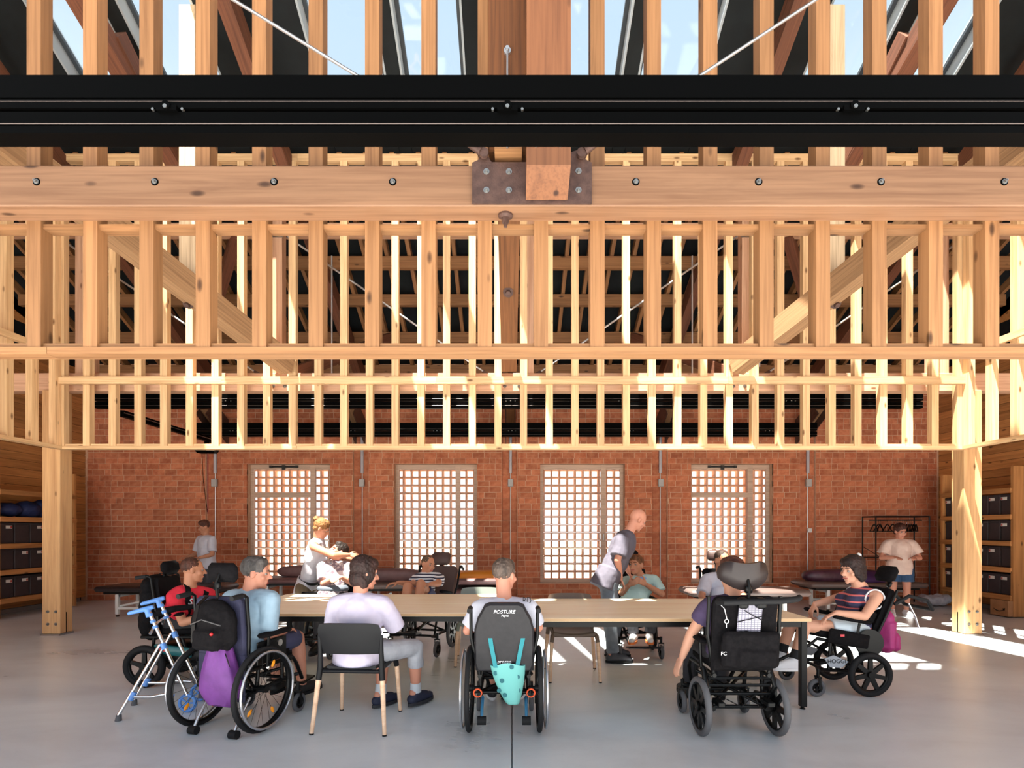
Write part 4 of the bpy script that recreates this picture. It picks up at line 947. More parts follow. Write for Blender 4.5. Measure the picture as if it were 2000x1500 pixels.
def hair_soup(style, H, R, hs=1.0):
    b = MB(); e = lambda c, r: b.ell(H(*c), tuple(q*hs for q in r), R, 18, 12)
    if style == 'buzz': e((0, -.020, .034), (.0765, .0925, .0845))
    elif style == 'balding': e((0, -.030, .010), (.080, .084, .062))
    elif style == 'short': e((0, -.020, .038), (.082, .098, .090)); e((0, .02, .085), (.062, .055, .038))
    elif style == 'thick': e((0, -.024, .042), (.088, .102, .096)); e((0, .025, .082), (.070, .062, .046)); e((0, -.06, -.03), (.066, .05, .06))
    elif style in ('bob', 'tied'):
        e((0, -.022, .042), (.090, .104, .096)); e((0, .030, .078), (.074, .062, .045)); e((0, -.052, -.035), (.084, .062, .085))
        for s in (-1, 1): e((s*.066, .008, -.010), (.024, .050, .070)); e((s*.07, -.02, -.07), (.022, .04, .05))
        if style == 'tied': e((0, -.112, .05), (.045, .04, .05)); e((0, -.13, -.02), (.03, .03, .07)); e((.03, -.06, -.07), (.045, .05, .06)); e((-.03, -.06, -.07), (.045, .05, .06))
    elif style == 'bun': e((0, -.020, .040), (.084, .100, .090)); e((0, .02, .085), (.064, .055, .038)); e((0, -.105, .075), (.045, .045, .042)); e((.0, -.05, -.02), (.07, .05, .05))
    return b
def limb_cloth(b, pts, rads, frac, o):
    """cloth along a two-segment limb up to a fraction (1 = knee/elbow, 2 = wrist/ankle); ends flat"""
    p0, p1, p2 = pts; r0, r1, r2 = rads
    if frac <= 1: q = p0.lerp(p1, frac); b.cap(p0, p0.lerp(p1, .3), r0+o, r0+o*1.1); b.cyl(p0.lerp(p1, .1), q, r0+o, (r0+(r1-r0)*frac)+o*1.5, 14)
    else:
        b.cap(p0, p1, r0+o, r1+o); q = p1.lerp(p2, frac-1); b.cyl(p1, q, r1+o, (r1+(r2-r1)*(frac-1))+o*1.5, 14); b.ell(p1, r1+o)
def figure(label, loc, rz, J, skin_m, hair=('short', (60,42,32)), shirt=None, pants=None, shoes=None, ws=1.0, belly=0, bust=0, vox=.0075, hs=1.0, socks=None, female=False, mouth=False, armr=1.0, group=None, hairdisp=.012):
    t = thing('person', label, 'person', loc, rz, group)
    b = MB(); torso(b, J, 0, belly, bust); H, R = head(b, J, hs)
    a0, a1, a2 = .050*armr, .039*armr, .027*armr; l0, l1, l2 = (.082, .054, .037)
    for s, q in ((-1, 'L'), (1, 'R')):
        S, E, W = J['sh'+q], J['el'+q], J['wr'+q]
        b.cap(S, E, a0, a1); b.cap(E, E.lerp(W, .35), a1, a1*.98); b.cap(E.lerp(W, .35), W, a1*.98, a2); hand(b, W+(W-E).normalized()*.008, J['hd'+q], J['hn'+q], J['hl'+q], J['hc'+q])
        h, k, a, o = J['hp'+q], J['kn'+q], J['an'+q], J['to'+q]
        b.cap(h, k, l0, l1); b.cap(k, k.lerp(a, .35), l1, l1*1.02); b.cap(k.lerp(a, .35), a, l1*1.02, l2); hl = a+(a-o).normalized()*.03+V(0,0,-.03); b.cap(hl, o, .034, .026); b.cap(a, hl, l2, .036)
    body = remesh_obj(b, 'body', skin_m, t, vox, 3)
    # face details
    for s in (-1, 1):
        m = MB().ell(H(s*.030, .0745, -.002), .0118*hs, None, 10, 8); eo = m.obj('eye', M_EYE, t, 60); MB().ell(H(s*.0305, .0818, -.002), .0062*hs, None, 8, 6).obj('iris', M_IRIS, eo, 60)
        MB().cap(H(s*.016, .089, .021), H(s*.046, .079, .022), .0048*hs, .0035*hs, 6).obj('eyebrow', mat('brow_%d_%d_%d' % hair[1], hair[1], .8), t, 60)
    lp = MB().cap(H(-.019, .0905, -.066), H(.019, .0905, -.066), .0065*hs, None, 8)
    if mouth: lp = MB().ell(H(0, .088, -.072), tuple(q*hs for q in (.018, .012, .016)), R, 12, 8)
    lp.obj('mouth', M_LIP if not mouth else mat('open_mouth', (112,44,42), .5), t, 60)
    if hair and hair[0] != 'bald':
        hm = hair_mat(hair[1]); remesh_obj(hair_soup(hair[0], H, R, hs), 'hair', hm, t, .006, 2, hairdisp, .018)
    if shirt:
        b = MB(); o = shirt.get('o', .016); torso(b, J, o, belly, bust, shirt.get('len'), False, shirt.get('shw', 1.0)); up = (J['neck']-J['pel']).normalized()
        b.cap(J['neck']-up*.07, J['neck']-up*.012, .075+o*.6, .066)
        for q in 'LR':
            fr = shirt.get('sleeve', .62)
            if fr: limb_cloth(b, (J['sh'+q], J['el'+q], J['wr'+q]), (a0, a1, a2), fr, o+.004)
        remesh_obj(b, 'shirt' if not shirt.get('name') else shirt['name'], shirt['m'], t, .0095, shirt.get('smooth', 3), shirt.get('disp', .016), .1)
    if pants:
        b = MB(); o = pants.get('o', .014); P = J['pel']; up = (J['neck']-J['pel']).normalized()
        rt = (J['shR']-J['shL']).normalized(); fw = up.cross(rt).normalized(); RR = Matrix((fw.cross(up), fw, up)).transposed()
        b.ell(P-up*.01, (.172*J['w']/.185+o*.6, .122+o*.6+belly*.4, .115), RR, 16, 10)
        for q in 'LR': limb_cloth(b, (J['hp'+q], J['kn'+q], J['an'+q]), (l0, l1, l2), pants.get('len', 1.9), o)
        remesh_obj(b, pants.get('name', 'trousers'), pants['m'], t, .010, 3, pants.get('disp', .014), .1)
    if shoes:
        for q in 'LR':
            a, o = J['an'+q], J['to'+q]; d = (o-a-V(0,0,(o-a).z)).normalized(); hl = V(a.x, a.y, o.z-.002)-d*.045; tp = o+d*.03; sd_ = V(-d.y, d.x, 0)
            b = MB(); b.cap(hl+V(0,0,.012), tp+V(0,0,-.004), .041, .033, 14); b.cap(V(a.x, a.y, a.z-.01), hl+d*.02+V(0,0,.02), .045, .040, 14); b.cap(hl+d*.06+V(0,0,.03), tp-d*.05+V(0,0,.012), .042, .036, 12)
            so = remesh_obj(b, 'shoe', shoes[0], t, .008, 3)
            z0 = o.z-.040; p = []
            for i in range(20):
                an = 2*PI*i/20; cc = (hl+tp)/2; Ls = (tp-hl).length/2+.042; p.append((cc+d*(math.cos(an)*Ls)+sd_*(math.sin(an)*(.046+.004*math.cos(an)))))
            MB().loft([[V(x.x, x.y, z0) for x in p], [V(x.x, x.y, z0+.024) for x in p]]).obj('sole', shoes[1], so, 40)
            if socks: MB().cyl(V(a.x, a.y, a.z-.01), a+(J['kn'+q]-a).normalized()*.07, .047, .045, 14).obj('sock', socks, t, 60)
    return t, H, R
def local(loc, rz, p):
    return (Matrix.Translation(V(loc)) @ Matrix.Rotation(rz, 4, 'Z')).inverted() @ V(p)
def ldir(rz, d): return Matrix.Rotation(-rz, 3, 'Z') @ V(d)
# ---------------------------------------------------------------- the people and their wheelchairs
GP = 'people in the hall'
def deg(a): return math.radians(a)
# --- C5: man seen from behind in the middle
loc5, rz5 = (-.055, 3.94, 0), 0
w5 = wheelchair('wheelchair', 'middle wheelchair seen from behind, with tall black backrest and silver handrims', loc5, rz5,
    dict(R=.305, sep=.50, tw=.034, style='spoke', push='alu', cr=.07, cf=.42, csep=.42, sh=.43, bh=.49, recl=4, bw=.42, shape='taper', hh=.44, antitip=True, atz=.10, atm=mat('teal_metal', (46,104,140), .4), armh=.22, guards=True, backm=noisy('back_shell', (26,24,28), (33,31,35), 30, .6)))
Y = w5['Y']; T5 = w5['t']
text(T5, 'POSTURE', Y(0, -.0525, .43), w5['RB'] @ BACKROT, .036, M_WHITE, sx=1.0, shear=.25); text(T5, 'Payne', Y(0.005, -.0525, .403), w5['RB'] @ BACKROT, .022, M_WHITE, shear=.2); text(T5, 'progeo', Y(0, -.0525, .075), w5['RB'] @ BACKROT, .034, M_WHITE, shear=.2)
M_TEAL = mat('teal_strap', (34,128,138), .7)
M_MINTBAG = mat('mint_bag', (104,176,172), .75)
for s in (-1, 1):
    MB().torus((s*.19, -.055, .285), .028, .006, 'Y', 18, 6).obj('orange_cord', mat('orange_cord', (226,84,40), .6), T5)
bag = thing('tote_bag', 'turquoise spotted tote bag hanging from teal straps behind the middle wheelchair', 'bag', (-.03, 3.86, .035))
tb = MB(); rings = []
for i in range(9):
    q = i/8; z = .47-.27*q; hw = .126-.03*q-.045*q*q; xo = .0+.02*q; ring = []
    for j in range(24):
        a = 2*PI*j/24; pl = 1+.10*math.sin(5*a)*(1-q*.5); ring.append(V(xo+.015*q*q+hw*math.cos(a), -.02+(.035+.012*q)*math.sin(a)*pl, z+.012*math.sin(3*a)*(1-q)))
    rings.append(ring)
rings.append([V(p.x*.8+.01, p.y*.6-.01, p.z-.012) for p in rings[-1]]); tb.loft(rings); tb.obj('body', M_MINTBAG, bag, 70)
dm = mat('spot_teal', (26,96,104), .7)
for x, z, yo in ((-.085, .41, -.047), (-.04, .36, -.06), (-.02, .26, -.062), (.07, .385, -.052), (.075, .29, -.05), (.028, .455, -.056), (-.06, .29, -.05)): MB().cyl((x, yo+.016, z), (x, yo-.002, z), .0155, n=16).obj('spot', dm, bag)
def strap(par, pts, w_, th, m, name='strap', side=V(1,0,0)):
    b = MB(); r = [[V(p)-side*w_/2-V(0, th/2, 0), V(p)+side*w_/2-V(0, th/2, 0), V(p)+side*w_/2+V(0, th/2, 0), V(p)-side*w_/2+V(0, th/2, 0)] for p in pts]; b.loft(r); return b.obj(name, m, par)
strap(bag, [(-.17, .0, .735), (-.135, -.02, .73), (-.115, -.045, .60), (-.085, -.05, .45)], .03, .004, M_TEAL); strap(bag, [(.17, 0, .75), (.125, -.02, .73), (.095, -.045, .60), (.07, -.05, .47)], .03, .004, M_TEAL)
strap(bag, [(-.185, .03, .68), (-.16, .0, .60), (-.105, -.01, .46)], .025, .004, M_TEAL)
J = seat_pose(.43, 2, .12, .185, T=None, hoff=(.0, .03, .185), hfwd=(.55, .85, -.1), torso=.40, splay=.02)
J['elL'] = V(-.275, .12, .70); J['wrL'] = V(-.19, .36, .70); J['elR'] = V(.25, .14, .72); J['wrR'] = V(.17, .37, .71)
J['anL'].z = J['anR'].z = .2
shirtw = noisy('white_tee', (186,186,200), (200,200,212), 5, .85)
p5, H, R = figure('man with short grey hair and white printed tee in the middle wheelchair', loc5, rz5, J, SK3, ('short', (96,82,74)), dict(m=shirtw, sleeve=.85), dict(m=mat('grey_trousers', (70,70,78), .85)), (mat('dark_shoe', (30,30,36), .6), M_WHITE), belly=.03, group=GP)
text(p5, 'RD', (.165, .055, .93), BACKROT, .07, mat('black_print', (26,26,30), .7), sx=.7); text(p5, 'ES', (.195, .06, .87), BACKROT, .045, mat('black_print'), sx=.7)
# --- woman on the black chair
locA, rzA = (-1.145, 4.10, 0), deg(-3)
J = seat_pose(.43, -4, -.03, .178, hoff=(.02, .05, .175), hfwd=(.75, .62, -.18), torso=.42, splay=.0)
J['pel'].z = .545
for q, s in (('L', -1), ('R', 1)): J['hp'+q] = J['pel']+V(s*.10, .03, -.02)
J['knR'] = V(.34, .34, .50); J['anR'] = V(.33, .40, .13); J['toR'] = V(.40, .52, .055); J['knL'] = V(.06, .40, .49); J['anL'] = V(.05, .36, .12); J['toL'] = V(.12, .47, .05)
J['elL'] = V(-.25, .10, .66); J['wrL'] = V(-.12, .30, .72); J['elR'] = V(.24, .12, .70); J['wrR'] = V(.16, .32, .74)
lil = noisy('lilac_white_top', (186,178,200), (200,192,212), 5, .85)
figure('dark-haired woman in a lilac-white top seen from behind on the black chair', locA, rzA, J, SK3, ('bob', (52,34,32)), dict(m=lil, sleeve=1.0, o=.022, len=.02), dict(m=noisy('pale_grey_capri', (158,160,170), (176,178,186), 10, .85), len=1.45, name='capri_trousers'), (mat('navy_shoe', (34,38,62), .7), mat('dark_sole', (40,40,46), .7)), bust=.02, socks=mat('grey_sock', (190,196,204), .8), group=GP)
# --- C2: grey-haired man, left front
loc2, rz2 = (-2.05, 3.985, 0), deg(-15)
w2 = wheelchair('wheelchair', 'manual wheelchair with large spoked wheels and navy back, left front, beside the walking frame', loc2, rz2,
    dict(R=.305, sep=.535, tw=.036, style='spoke', push='alu', cr=.075, cf=.44, csep=.48, sh=.46, bh=.50, recl=5, bw=.40, antitip=True, head=('pad', .02, .665, .25, .14), armh=.22, guards=True, fz=.19, fy=.66, backm=M_FABN, tyre=M_RUB))
T2 = w2['t']; Y2 = w2['Y']
MB().rbox((0, -.10, .40), (.40, .02, .34), .008).obj('back_flap', M_FABN, T2)
MB().cyl((.245, .2, .60), (.256, .2, .60), .026, n=18).obj('silver_badge', M_CHROME, T2, 40)
for k, (a, r_) in enumerate(((1.0, .19), (3.9, .19), (5.2, .2))):
    for s in (-1, 1): MB().ell((s*.27, r_*math.cos(a), .305+r_*math.sin(a)), (.008, .03, .014), Matrix.Rotation(a, 3, 'X')).obj('reflector', M_AMB, T2, 60)
def l2(px, py, Yd): return local(loc2, rz2, at(px, py, Yd))
J = seat_pose(.46, 3, .12, .185, torso=.40)
J['neck'] = l2(487, 1158, 4.16); J['head'] = l2(500, 1118, 4.17); J['hf'] = ldir(rz2, (.95, .25, -.12)); J['hu'] = ldir(rz2, (.1, 0, 1))
J['shR'] = l2(528, 1172, 4.08); J['shL'] = l2(452, 1170, 4.32); J['elR'] = l2(520, 1246, 4.10); J['wrR'] = l2(556, 1232, 4.3); J['elL'] = V(-.24, .17, .70); J['wrL'] = V(-.10, .36, .70)
bluet = noisy('light_blue_tee', (134,160,180), (152,176,194), 5, .88)
figure('grey-haired man in a light blue tee, mouth open, in the left front wheelchair', loc2, rz2, J, SK3, ('short', (84,80,78)), dict(m=bluet, sleeve=.88, o=.02), dict(m=mat('navy_shorts', (58,62,92), .85), len=.95, name='shorts'), (mat('black_shoe', (28,28,30), .6), M_RUB), mouth=True, belly=.02, group=GP)
bp = thing('backpack', 'black backpack slung on the back of the left front wheelchair', 'backpack', loc2, rz2)
bb = MB(); bb.ell((.02, -.19, .80), (.185, .085, .17)); bb.rbox((.02, -.19, .72), (.36, .15, .22), .06); bb.rbox((.03, -.26, .70), (.24, .07, .16), .03)
remesh_obj(bb, 'body', M_FAB, bp, .010, 4, .012, .07)
strap(bp, [(-.07, -.16, .98), (-.075, -.23, .93), (-.07, -.275, .80), (-.065, -.285, .68)], .03, .008, M_TBLK); MB().tube([(-.09, -.283, .80), (.02, -.30, .84), (.15, -.27, .80)], .004, 6).obj('zip', mat('zip_grey', (80,78,78), .4), bp); MB().ell((.1, -.297, .745), .012).obj('red_zip_pull', M_RED, bp)
ds = thing('drawstring_bag', 'purple drawstring bag hanging low behind the left front wheelchair', 'bag', loc2, rz2)
pm = noisy('purple_nylon', (92,44,112), (110,56,132), 6, .6, .1); b = MB(); rings = []
for i in range(11):
    q = i/10; z = .70-.46*q; hw = .035+.125*min(1, q*1.45)**.8+(.012 if q > .7 else 0)-(.075*((q-.78)/.22)**2 if q > .78 else 0); dp = .02+.055*math.sin(PI*min(1, q*.8+.1)); ring = []
    for j in range(30):
        a = 2*PI*j/30; pl = 1+(.16*(1-q)**2)*math.sin(9*a); e_ = .75; ring.append(V(.055+.01*q+hw*pl*abs(math.cos(a))**e_*math.copysign(1, math.cos(a)), -.175+dp*pl*abs(math.sin(a))**e_*math.copysign(1, math.sin(a)), z-.02*(q > .95)*abs(math.cos(a))))
    rings.append(ring)
b.loft(rings); b.obj('body', pm, ds, 70)
MB().tube([(.05, -.18, .70), (.15, -.22, .58), (.20, -.20, .40), (.205, -.18, .27)], .004, 6).obj('cord', M_TBLK, ds); MB().tube([(.05, -.18, .70), (.0, -.15, .80), (.06, -.14, .86)], .004, 6).obj('cord', M_TBLK, ds)
# --- C1: red tee
loc1, rz1 = (-3.38, 5.27, 0), deg(-90)
w1 = wheelchair('wheelchair', 'power wheelchair with teal side shell and solid wheels, at the left end of the table', loc1, rz1,
    dict(R=.195, sep=.54, tw=.06, nsp=5, cr=.11, cw=.05, cf=.52, csep=.5, sh=.47, bh=.52, recl=8, by=.16, head=('pad', .04, .60, .24, .12), armh=.2, fz=.2, fy=.72))
T1 = w1['t']
MB().rbox((0, .26, .27), (.40, .5, .2), .04).obj('battery_box', M_FRM, T1, 50)
for s in (-1, 1): o = MB().rbox((s*.235, .24, .33), (.03, .36, .09), .014, Matrix.Rotation(-.12, 3, 'X')).obj('side_shell', mat('teal_shell', (26,92,96), .35), T1, 50); MB().box((s*.252, .16, .345), (.004, .07, .035)).obj('red_label', mat('label_crimson', (206,60,70), .5), o)
b = MB().cap((.3, .16, .70), (.3, .30, .73), .035, .03).cap((.3, .30, .73), (.24, .42, .74), .03, .026); remesh_obj(b, 'arm_trough', M_FAB, T1, .01, 3)
def l1(px, py, Yd): return local(loc1, rz1, at(px, py, Yd))
J = seat_pose(.47, 6, .12, .178, torso=.40); J['hf'] = ldir(rz1, (.82, .55, -.08)); J['head'] = l1(377, 1112, 5.25); J['neck'] = l1(372, 1150, 5.26)
J['shR'] = l1(340, 1166, 5.16); J['shL'] = l1(408, 1163, 5.38); J['elR'] = l1(357, 1216, 5.02); J['wrR'] = l1(392, 1206, 5.03)
J['elL'] = J['shL']+V(-.08, .05, -.26); J['wrL'] = J['elL']+V(.05, .22, .02)
redt = noisy('red_tee', (196,34,54), (212,44,62), 5, .85)
p1, H, R = figure('man with cropped hair in a red tee at the left table end', loc1, rz1, J, SK2, ('buzz', (84,50,40)), dict(m=redt, sleeve=.72, o=.018), dict(m=mat('black_trousers', (32,32,36), .85)), (mat('black_shoe'), M_RUB), group=GP)
ch = (J['shL']+J['shR'])/2
fwd1 = V(0,1,0)
def strip(par, pts, w_, name, m, nrm):
    b = MB(); pts = [V(p) for p in pts]; r = []
    for i, p in enumerate(pts):
        d = (pts[min(i+1, len(pts)-1)]-pts[max(i-1, 0)]).normalized(); sd_ = d.cross(V(nrm)).normalized(); n_ = sd_.cross(d)
        r.append([p-sd_*w_/2, p+sd_*w_/2, p+sd_*w_/2+n_*.008, p-sd_*w_/2+n_*.008])
    b.loft(r); return b.obj(name, m, par)
up1 = (J['neck']-J['pel']).normalized(); rt1 = (J['shR']-J['shL']).normalized(); fw1 = up1.cross(rt1).normalized(); rt1 = fw1.cross(up1)
Q1 = lambda x, y, z: ch+rt1*x+fw1*y+up1*z
for s in (-1, 1): strip(p1, [Q1(s*.085, -.03, .095), Q1(s*.085, .06, .085), Q1(s*.07, .125, .0), Q1(s*.035, .150, -.09), Q1(s*.03, .158, -.20), Q1(s*.06, .16, -.28)], .045, 'harness_strap', M_FAB, fw1)
R1 = Matrix((rt1*-1, up1, fw1)).transposed()
text(p1, 'So', Q1(.03, .150, .0), R1, .09, M_WHITE, sx=.85, ext=.004)
bk = thing('backpack', 'large black backpack hanging behind the red-tee man in the power wheelchair', 'backpack', loc1, rz1)
b = MB(); b.rbox((.02, -.05, .72), (.36, .2, .40), .07); b.ell((.02, -.06, .92), (.17, .1, .1)); b.ell((.02, -.08, .58), (.16, .11, .2)); remesh_obj(b, 'body', M_FAB, bk, .012, 4, .02, .08)
strap(bk, [(-.02, .06, 1.0), (-.02, -.03, 1.03), (-.02, -.15, .96)], .035, .008, M_TBLK)
# --- walking frame
wk = thing('walking_frame', 'folding steel walking frame with blue grips and wheels, left front', 'walker', (-2.75, 4.35, 0))
def wl(px, py, Yd): return at(px, py, Yd)-V(-2.75, 4.35, 0)
for (hx, hy, wx, wy, fx, fy, Yh, Yw, Yf, i) in ((302, 1193, 366, 1382, 231, 1408, 4.28, 4.32, 4.13, 0), (324, 1175, 388, 1354, 262, 1374, 4.6, 4.6, 4.5, 1)):
    top = wl(hx-12, hy, Yh); whl = wl(wx, wy-15, Yw); foot = wl(fx, fy, Yf); foot.z = .0; jn = top.lerp(whl, .36)
    whl.z = .075
    o = MB().cyl(top, whl+V(0, 0, .06), .0135, n=12).obj('front_leg', M_CHROME, wk, 40)
    for q in (.03, .1, .16): MB().cyl(top.lerp(whl, q), top.lerp(whl, q+.028), .019, n=12).obj('collar', M_BLUEP, o, 40)
    MB().cyl(jn, jn+(whl-top).normalized()*.05, .022, n=12).obj('hinge', M_BLUEP, o, 40)
    r_ = MB().cyl(jn+V(-.02, 0, -.01), foot+V(0, 0, .04), .0125, n=12).obj('rear_leg', M_CHROME, wk, 40)
    MB().cyl(foot+V(.005, 0, .045), foot, .018, .024, n=12).obj('rubber_foot', M_RUBG, r_, 40)
    k = foot.lerp(jn, .30); MB().cyl(foot.lerp(jn, .26), foot.lerp(jn, .36), .021, n=12).obj('collar', M_BLUEP, r_, 40)
    MB().tube([k+V(.02, 0, 0), k+V(.15, 0, .0), k+V(.25, .0, .02), V(whl.x-.02, k.y, k.z+.01)], .0115, 10).obj('side_rail', M_CHROME, wk, 50)
    g = MB(); g.tube([top+V(.03, .02, .03), top+V(-.02, 0, .015), top+V(-.12, -.03, -.012), top+V(-.14, -.035, -.02)], [.018, .021, .016, .012], 10); g.cyl(top+V(.005, 0, -.05), top+V(-.01, 0, .015), .022, n=12); remesh_obj(g, 'grip', M_BLUEP, wk, .006, 3)
    wo = MB().torus(whl, .062, .013, 'Y', 28, 8).obj('wheel', M_BLUEP, wk, 60); m = MB()
    for a in range(5): an = 2*PI*a/5; m.cyl(whl, whl+V(.06*math.cos(an), 0, .06*math.sin(an)), .007, n=6)
    tag(m.obj('wheel_spokes', M_BLUEP, wo), kind='stuff')
a = wl(293, 1238, 4.29); b_ = wl(318, 1218, 4.6); MB().tube([a, a.lerp(b_, .3)+V(.02, 0, .06), a.lerp(b_, .8)+V(.02, 0, .06), b_], .011, 10).obj('cross_bar', M_CHROME, wk, 50)
# --- C6: right front, seen from behind
loc6, rz6 = (1.595, 3.85, 0), 0
w6 = wheelchair('wheelchair', 'black wheelchair with winged headrest and rear pouch seen from behind at the right front', loc6, rz6,
    dict(R=.205, sep=.53, tw=.045, nsp=8, tyre=M_RUBG, cr=.09, cw=.04, cf=.47, csep=.49, sh=.46, bh=.52, recl=6, bw=.44, head=('dome', -.015, .66, .33, .19), headm=noisy('brown_black_vinyl', (40,32,32), (46,38,38), 8, .5), armh=.2, handles=False, fz=.2))
T6 = w6['t']; Y6 = w6['Y']; RB6 = w6['RB']
MB().tube([Y6(-.21, -.09, .50), Y6(-.20, -.16, .51), Y6(.18, -.16, .52), Y6(.30, -.14, .53), Y6(.33, -.10, .53)], .021, 10).obj('push_bar', M_RUB, T6, 50)
MB().rbox(Y6(.06, -.13, .50), (.06, .06, .07), .01, RB6).obj('bar_clamp', M_FRM, T6); MB().rbox(Y6(-.06, -.13, .50), (.06, .06, .07), .01, RB6).obj('bar_clamp', M_FRM, T6); MB().rbox(Y6(.07, -.165, .525), (.04, .012, .012), .003, RB6).obj('red_tag', M_RED, T6)
b = MB(); b.rbox(Y6(.015, -.105, .17), (.40, .06, .26), .025, RB6); b.rbox(Y6(.05, -.12, .12), (.30, .07, .15), .03, RB6); remesh_obj(b, 'pouch', M_FAB, T6, .009, 3, .02, .08)
pp = MB().rbox(Y6(.01, -.085, .36), (.16, .008, .24), .002, RB6 @ Matrix.Rotation(.05, 3, 'Y'))
gm = mat('timetable_paper', (158,154,168), .8); _b = gm.node_tree.nodes['Principled BSDF']
_tc = nd(gm, 'ShaderNodeTexCoord'); _br = nd(gm, 'ShaderNodeTexBrick', Scale=1.0); _br.offset = 0.0
_br.inputs['Color1'].default_value = _br.inputs['Color2'].default_value = (*lin((164,160,174)), 1); _br.inputs['Mortar'].default_value = (*lin((96,94,110)), 1); _br.inputs['Mortar Size'].default_value = .0022; _br.inputs['Brick Width'].default_value = .022; _br.inputs['Row Height'].default_value = .014
_mp = nd(gm, 'ShaderNodeMapping'); _mp.inputs['Rotation'].default_value = (PI/2, 0, 0); lk(gm, _tc.outputs['Object'], _mp.inputs[0]); lk(gm, _mp.outputs[0], _br.inputs['Vector']); lk(gm, _br.outputs[0], _b.inputs['Base Color'])
sheet_ = tag(pp.obj('paper_sheet', gm, None, None, loc6), 'white gridded paper sheets stuck behind the elastic of the right front wheelchair', 'paper')
MB().tube([Y6(-.075, -.095, .36), Y6(.09, -.098, .40)], .003, 6).obj('elastic', M_TBLK, T6); MB().tube([Y6(-.03, -.095, .44), Y6(.02, -.098, .41), Y6(.095, -.095, .37)], .003, 6).obj('elastic', M_TBLK, T6)
MB().torus(Y6(-.14, -.075, .36), .014, .0035, 'Y', 16, 6).cyl(Y6(-.14, -.075, .346), Y6(-.14, -.075, .315), .004, n=6).obj('key', M_CHROME, T6)
MB().tube([Y6(-.21, -.07, .5), Y6(-.16, -.08, .45), Y6(-.14, -.08, .375)], .003, 6).obj('key_cord', M_ALU, T6)
text(T6, 'FC', Y6(-.175, -.139, .155), RB6 @ BACKROT, .035, M_WHITE)
for s in (-1, 1): MB().tube([V(s*.235, .02, .47), V(s*.24, -.06, .36), V(s*.235, .02, .26), V(s*.22, .2, .24)], .02, 8).obj('rocker_tube', M_FRM, T6, 50); MB().rbox((s*.17, -.10, .26), (.05, .12, .035), .006).obj('lock_block', M_FRM, T6)
for z in (.30, .36, .41): MB().cyl((-.22, -.03, z), (.22, -.03, z), .011, n=8).obj('cross_bar', M_FRM, T6, 40)
MB().tube([(-.1, -.06, .27), (.0, -.07, .22), (.1, -.06, .3), (.12, -.07, .22), (.16, -.06, .2)], .004, 6).obj('brake_cable', M_TBLK, T6)
J = seat_pose(.46, 5, .12, .185, torso=.40, hoff=(0, .02, .17))
J['shL'] = V(-.175, .07, .90); J['elL'] = local(loc6, 0, at(1350, 1238, 4.05)); J['wrL'] = local(loc6, 0, at(1333, 1282, 4.1)); J['hdL'] = V(-.45, .1, -1); J['hnL'] = V(1, .2, -.3); J['hlL'] = V(0, 1, 0); J['hcL'] = .25
J['elR'] = V(.27, .12, .64); J['wrR'] = V(.19, .34, .68)
purp = noisy('plum_tee', (58,46,74), (74,60,92), 8, .85)
figure('brown-haired person in a plum tee with one arm hanging, behind the winged headrest', loc6, rz6, J, SK1, ('thick', (92,52,42)), dict(m=purp, sleeve=.5, o=.016), dict(m=mat('dark_trousers', (40,40,46), .85)), (mat('black_shoe'), M_RUB), group=GP)
# --- C7: woman at the right end
loc7, rz7 = (3.11, 4.99, 0), deg(90)
w7 = wheelchair('wheelchair', 'black tilting wheelchair with grey name plate facing left at the right table end', loc7, rz7,
    dict(R=.193, sep=.54, tw=.05, nsp=7, cr=.078, cw=.04, cf=.46, csep=.52, sh=.47, bh=.52, recl=14, tilt=10, head=('pad', -.01, .66, .24, .15), armh=.2, fz=.26, fy=.80, handles=False))
T7 = w7['t']; X7, Y7 = w7['X'], w7['Y']
for s in (-1, 1):
    MB().tube([Y7(s*.2, -.05, .40), Y7(s*.2, -.14, .52), Y7(s*.2, -.30, .55), Y7(s*.17, -.40, .50)], .016, 10).obj('push_handle', M_RUB, T7, 50); MB().tube([Y7(s*.2, -.16, .46), Y7(s*.2, -.26, .38), Y7(s*.2, -.33, .30)], .008, 8).obj('brake_lever', M_ALU, T7, 50)
    MB().prism([(.17, .30), (.30, .355), (.38, .325), (.33, .25), (.23, .245)], s*.232, s*.242, 'YZ').obj('name_plate', mat('plate_grey', (136,142,152), .4), T7)
    MB().rbox(X7(s*.235, .17, .50), (.03, .36, .13), .02, w7['RT']).obj('side_cushion', M_FAB, T7, 50); MB().box(X7(s*.252, .24, .52), (.004, .035, .02)).obj('red_tag', mat('label_crimson'), T7)
    MB().cyl((s*.215, -.02, .46), (s*.24, -.02, .46), .12, n=28).obj('pivot_disc', M_FRM, T7, 40)
MB().tube([Y7(-.17, -.40, .50), Y7(.17, -.40, .50)], .016, 10).obj('push_cross', M_RUB, T7, 50)
text(T7, 'HOGGI', (.244, .275, .302), Matrix(((0,0,1),(1,0,0),(0,1,0))), .05, M_TBLK); text(T7, 'HOGGI', (-.244, .275, .302), Matrix(((0,0,-1),(-1,0,0),(0,1,0))), .05, M_TBLK)
b = MB(); 
for s in (-1, 1): b.ell(Y7(s*.17, .12, .22), (.03, .07, .06))
for s in (-1, 1): MB().rbox(Y7(s*.165, .11, .22), (.035, .16, .11), .03, w7['RB']).obj('lateral_pad', M_FAB, T7, 50)
def l7(px, py, Yd): return local(loc7, rz7, at(px, py, Yd))
J = seat_pose(.48, 14, .10, .17, T=None, torso=.38)
J['pel'] = l7(1668, 1222, 4.99); J['neck'] = l7(1682, 1150, 4.99); J['head'] = l7(1664, 1112, 4.97); J['hf'] = ldir(rz7, (-.93, -.28, -.16)); J['hu'] = ldir(rz7, (-.05, 0, 1))
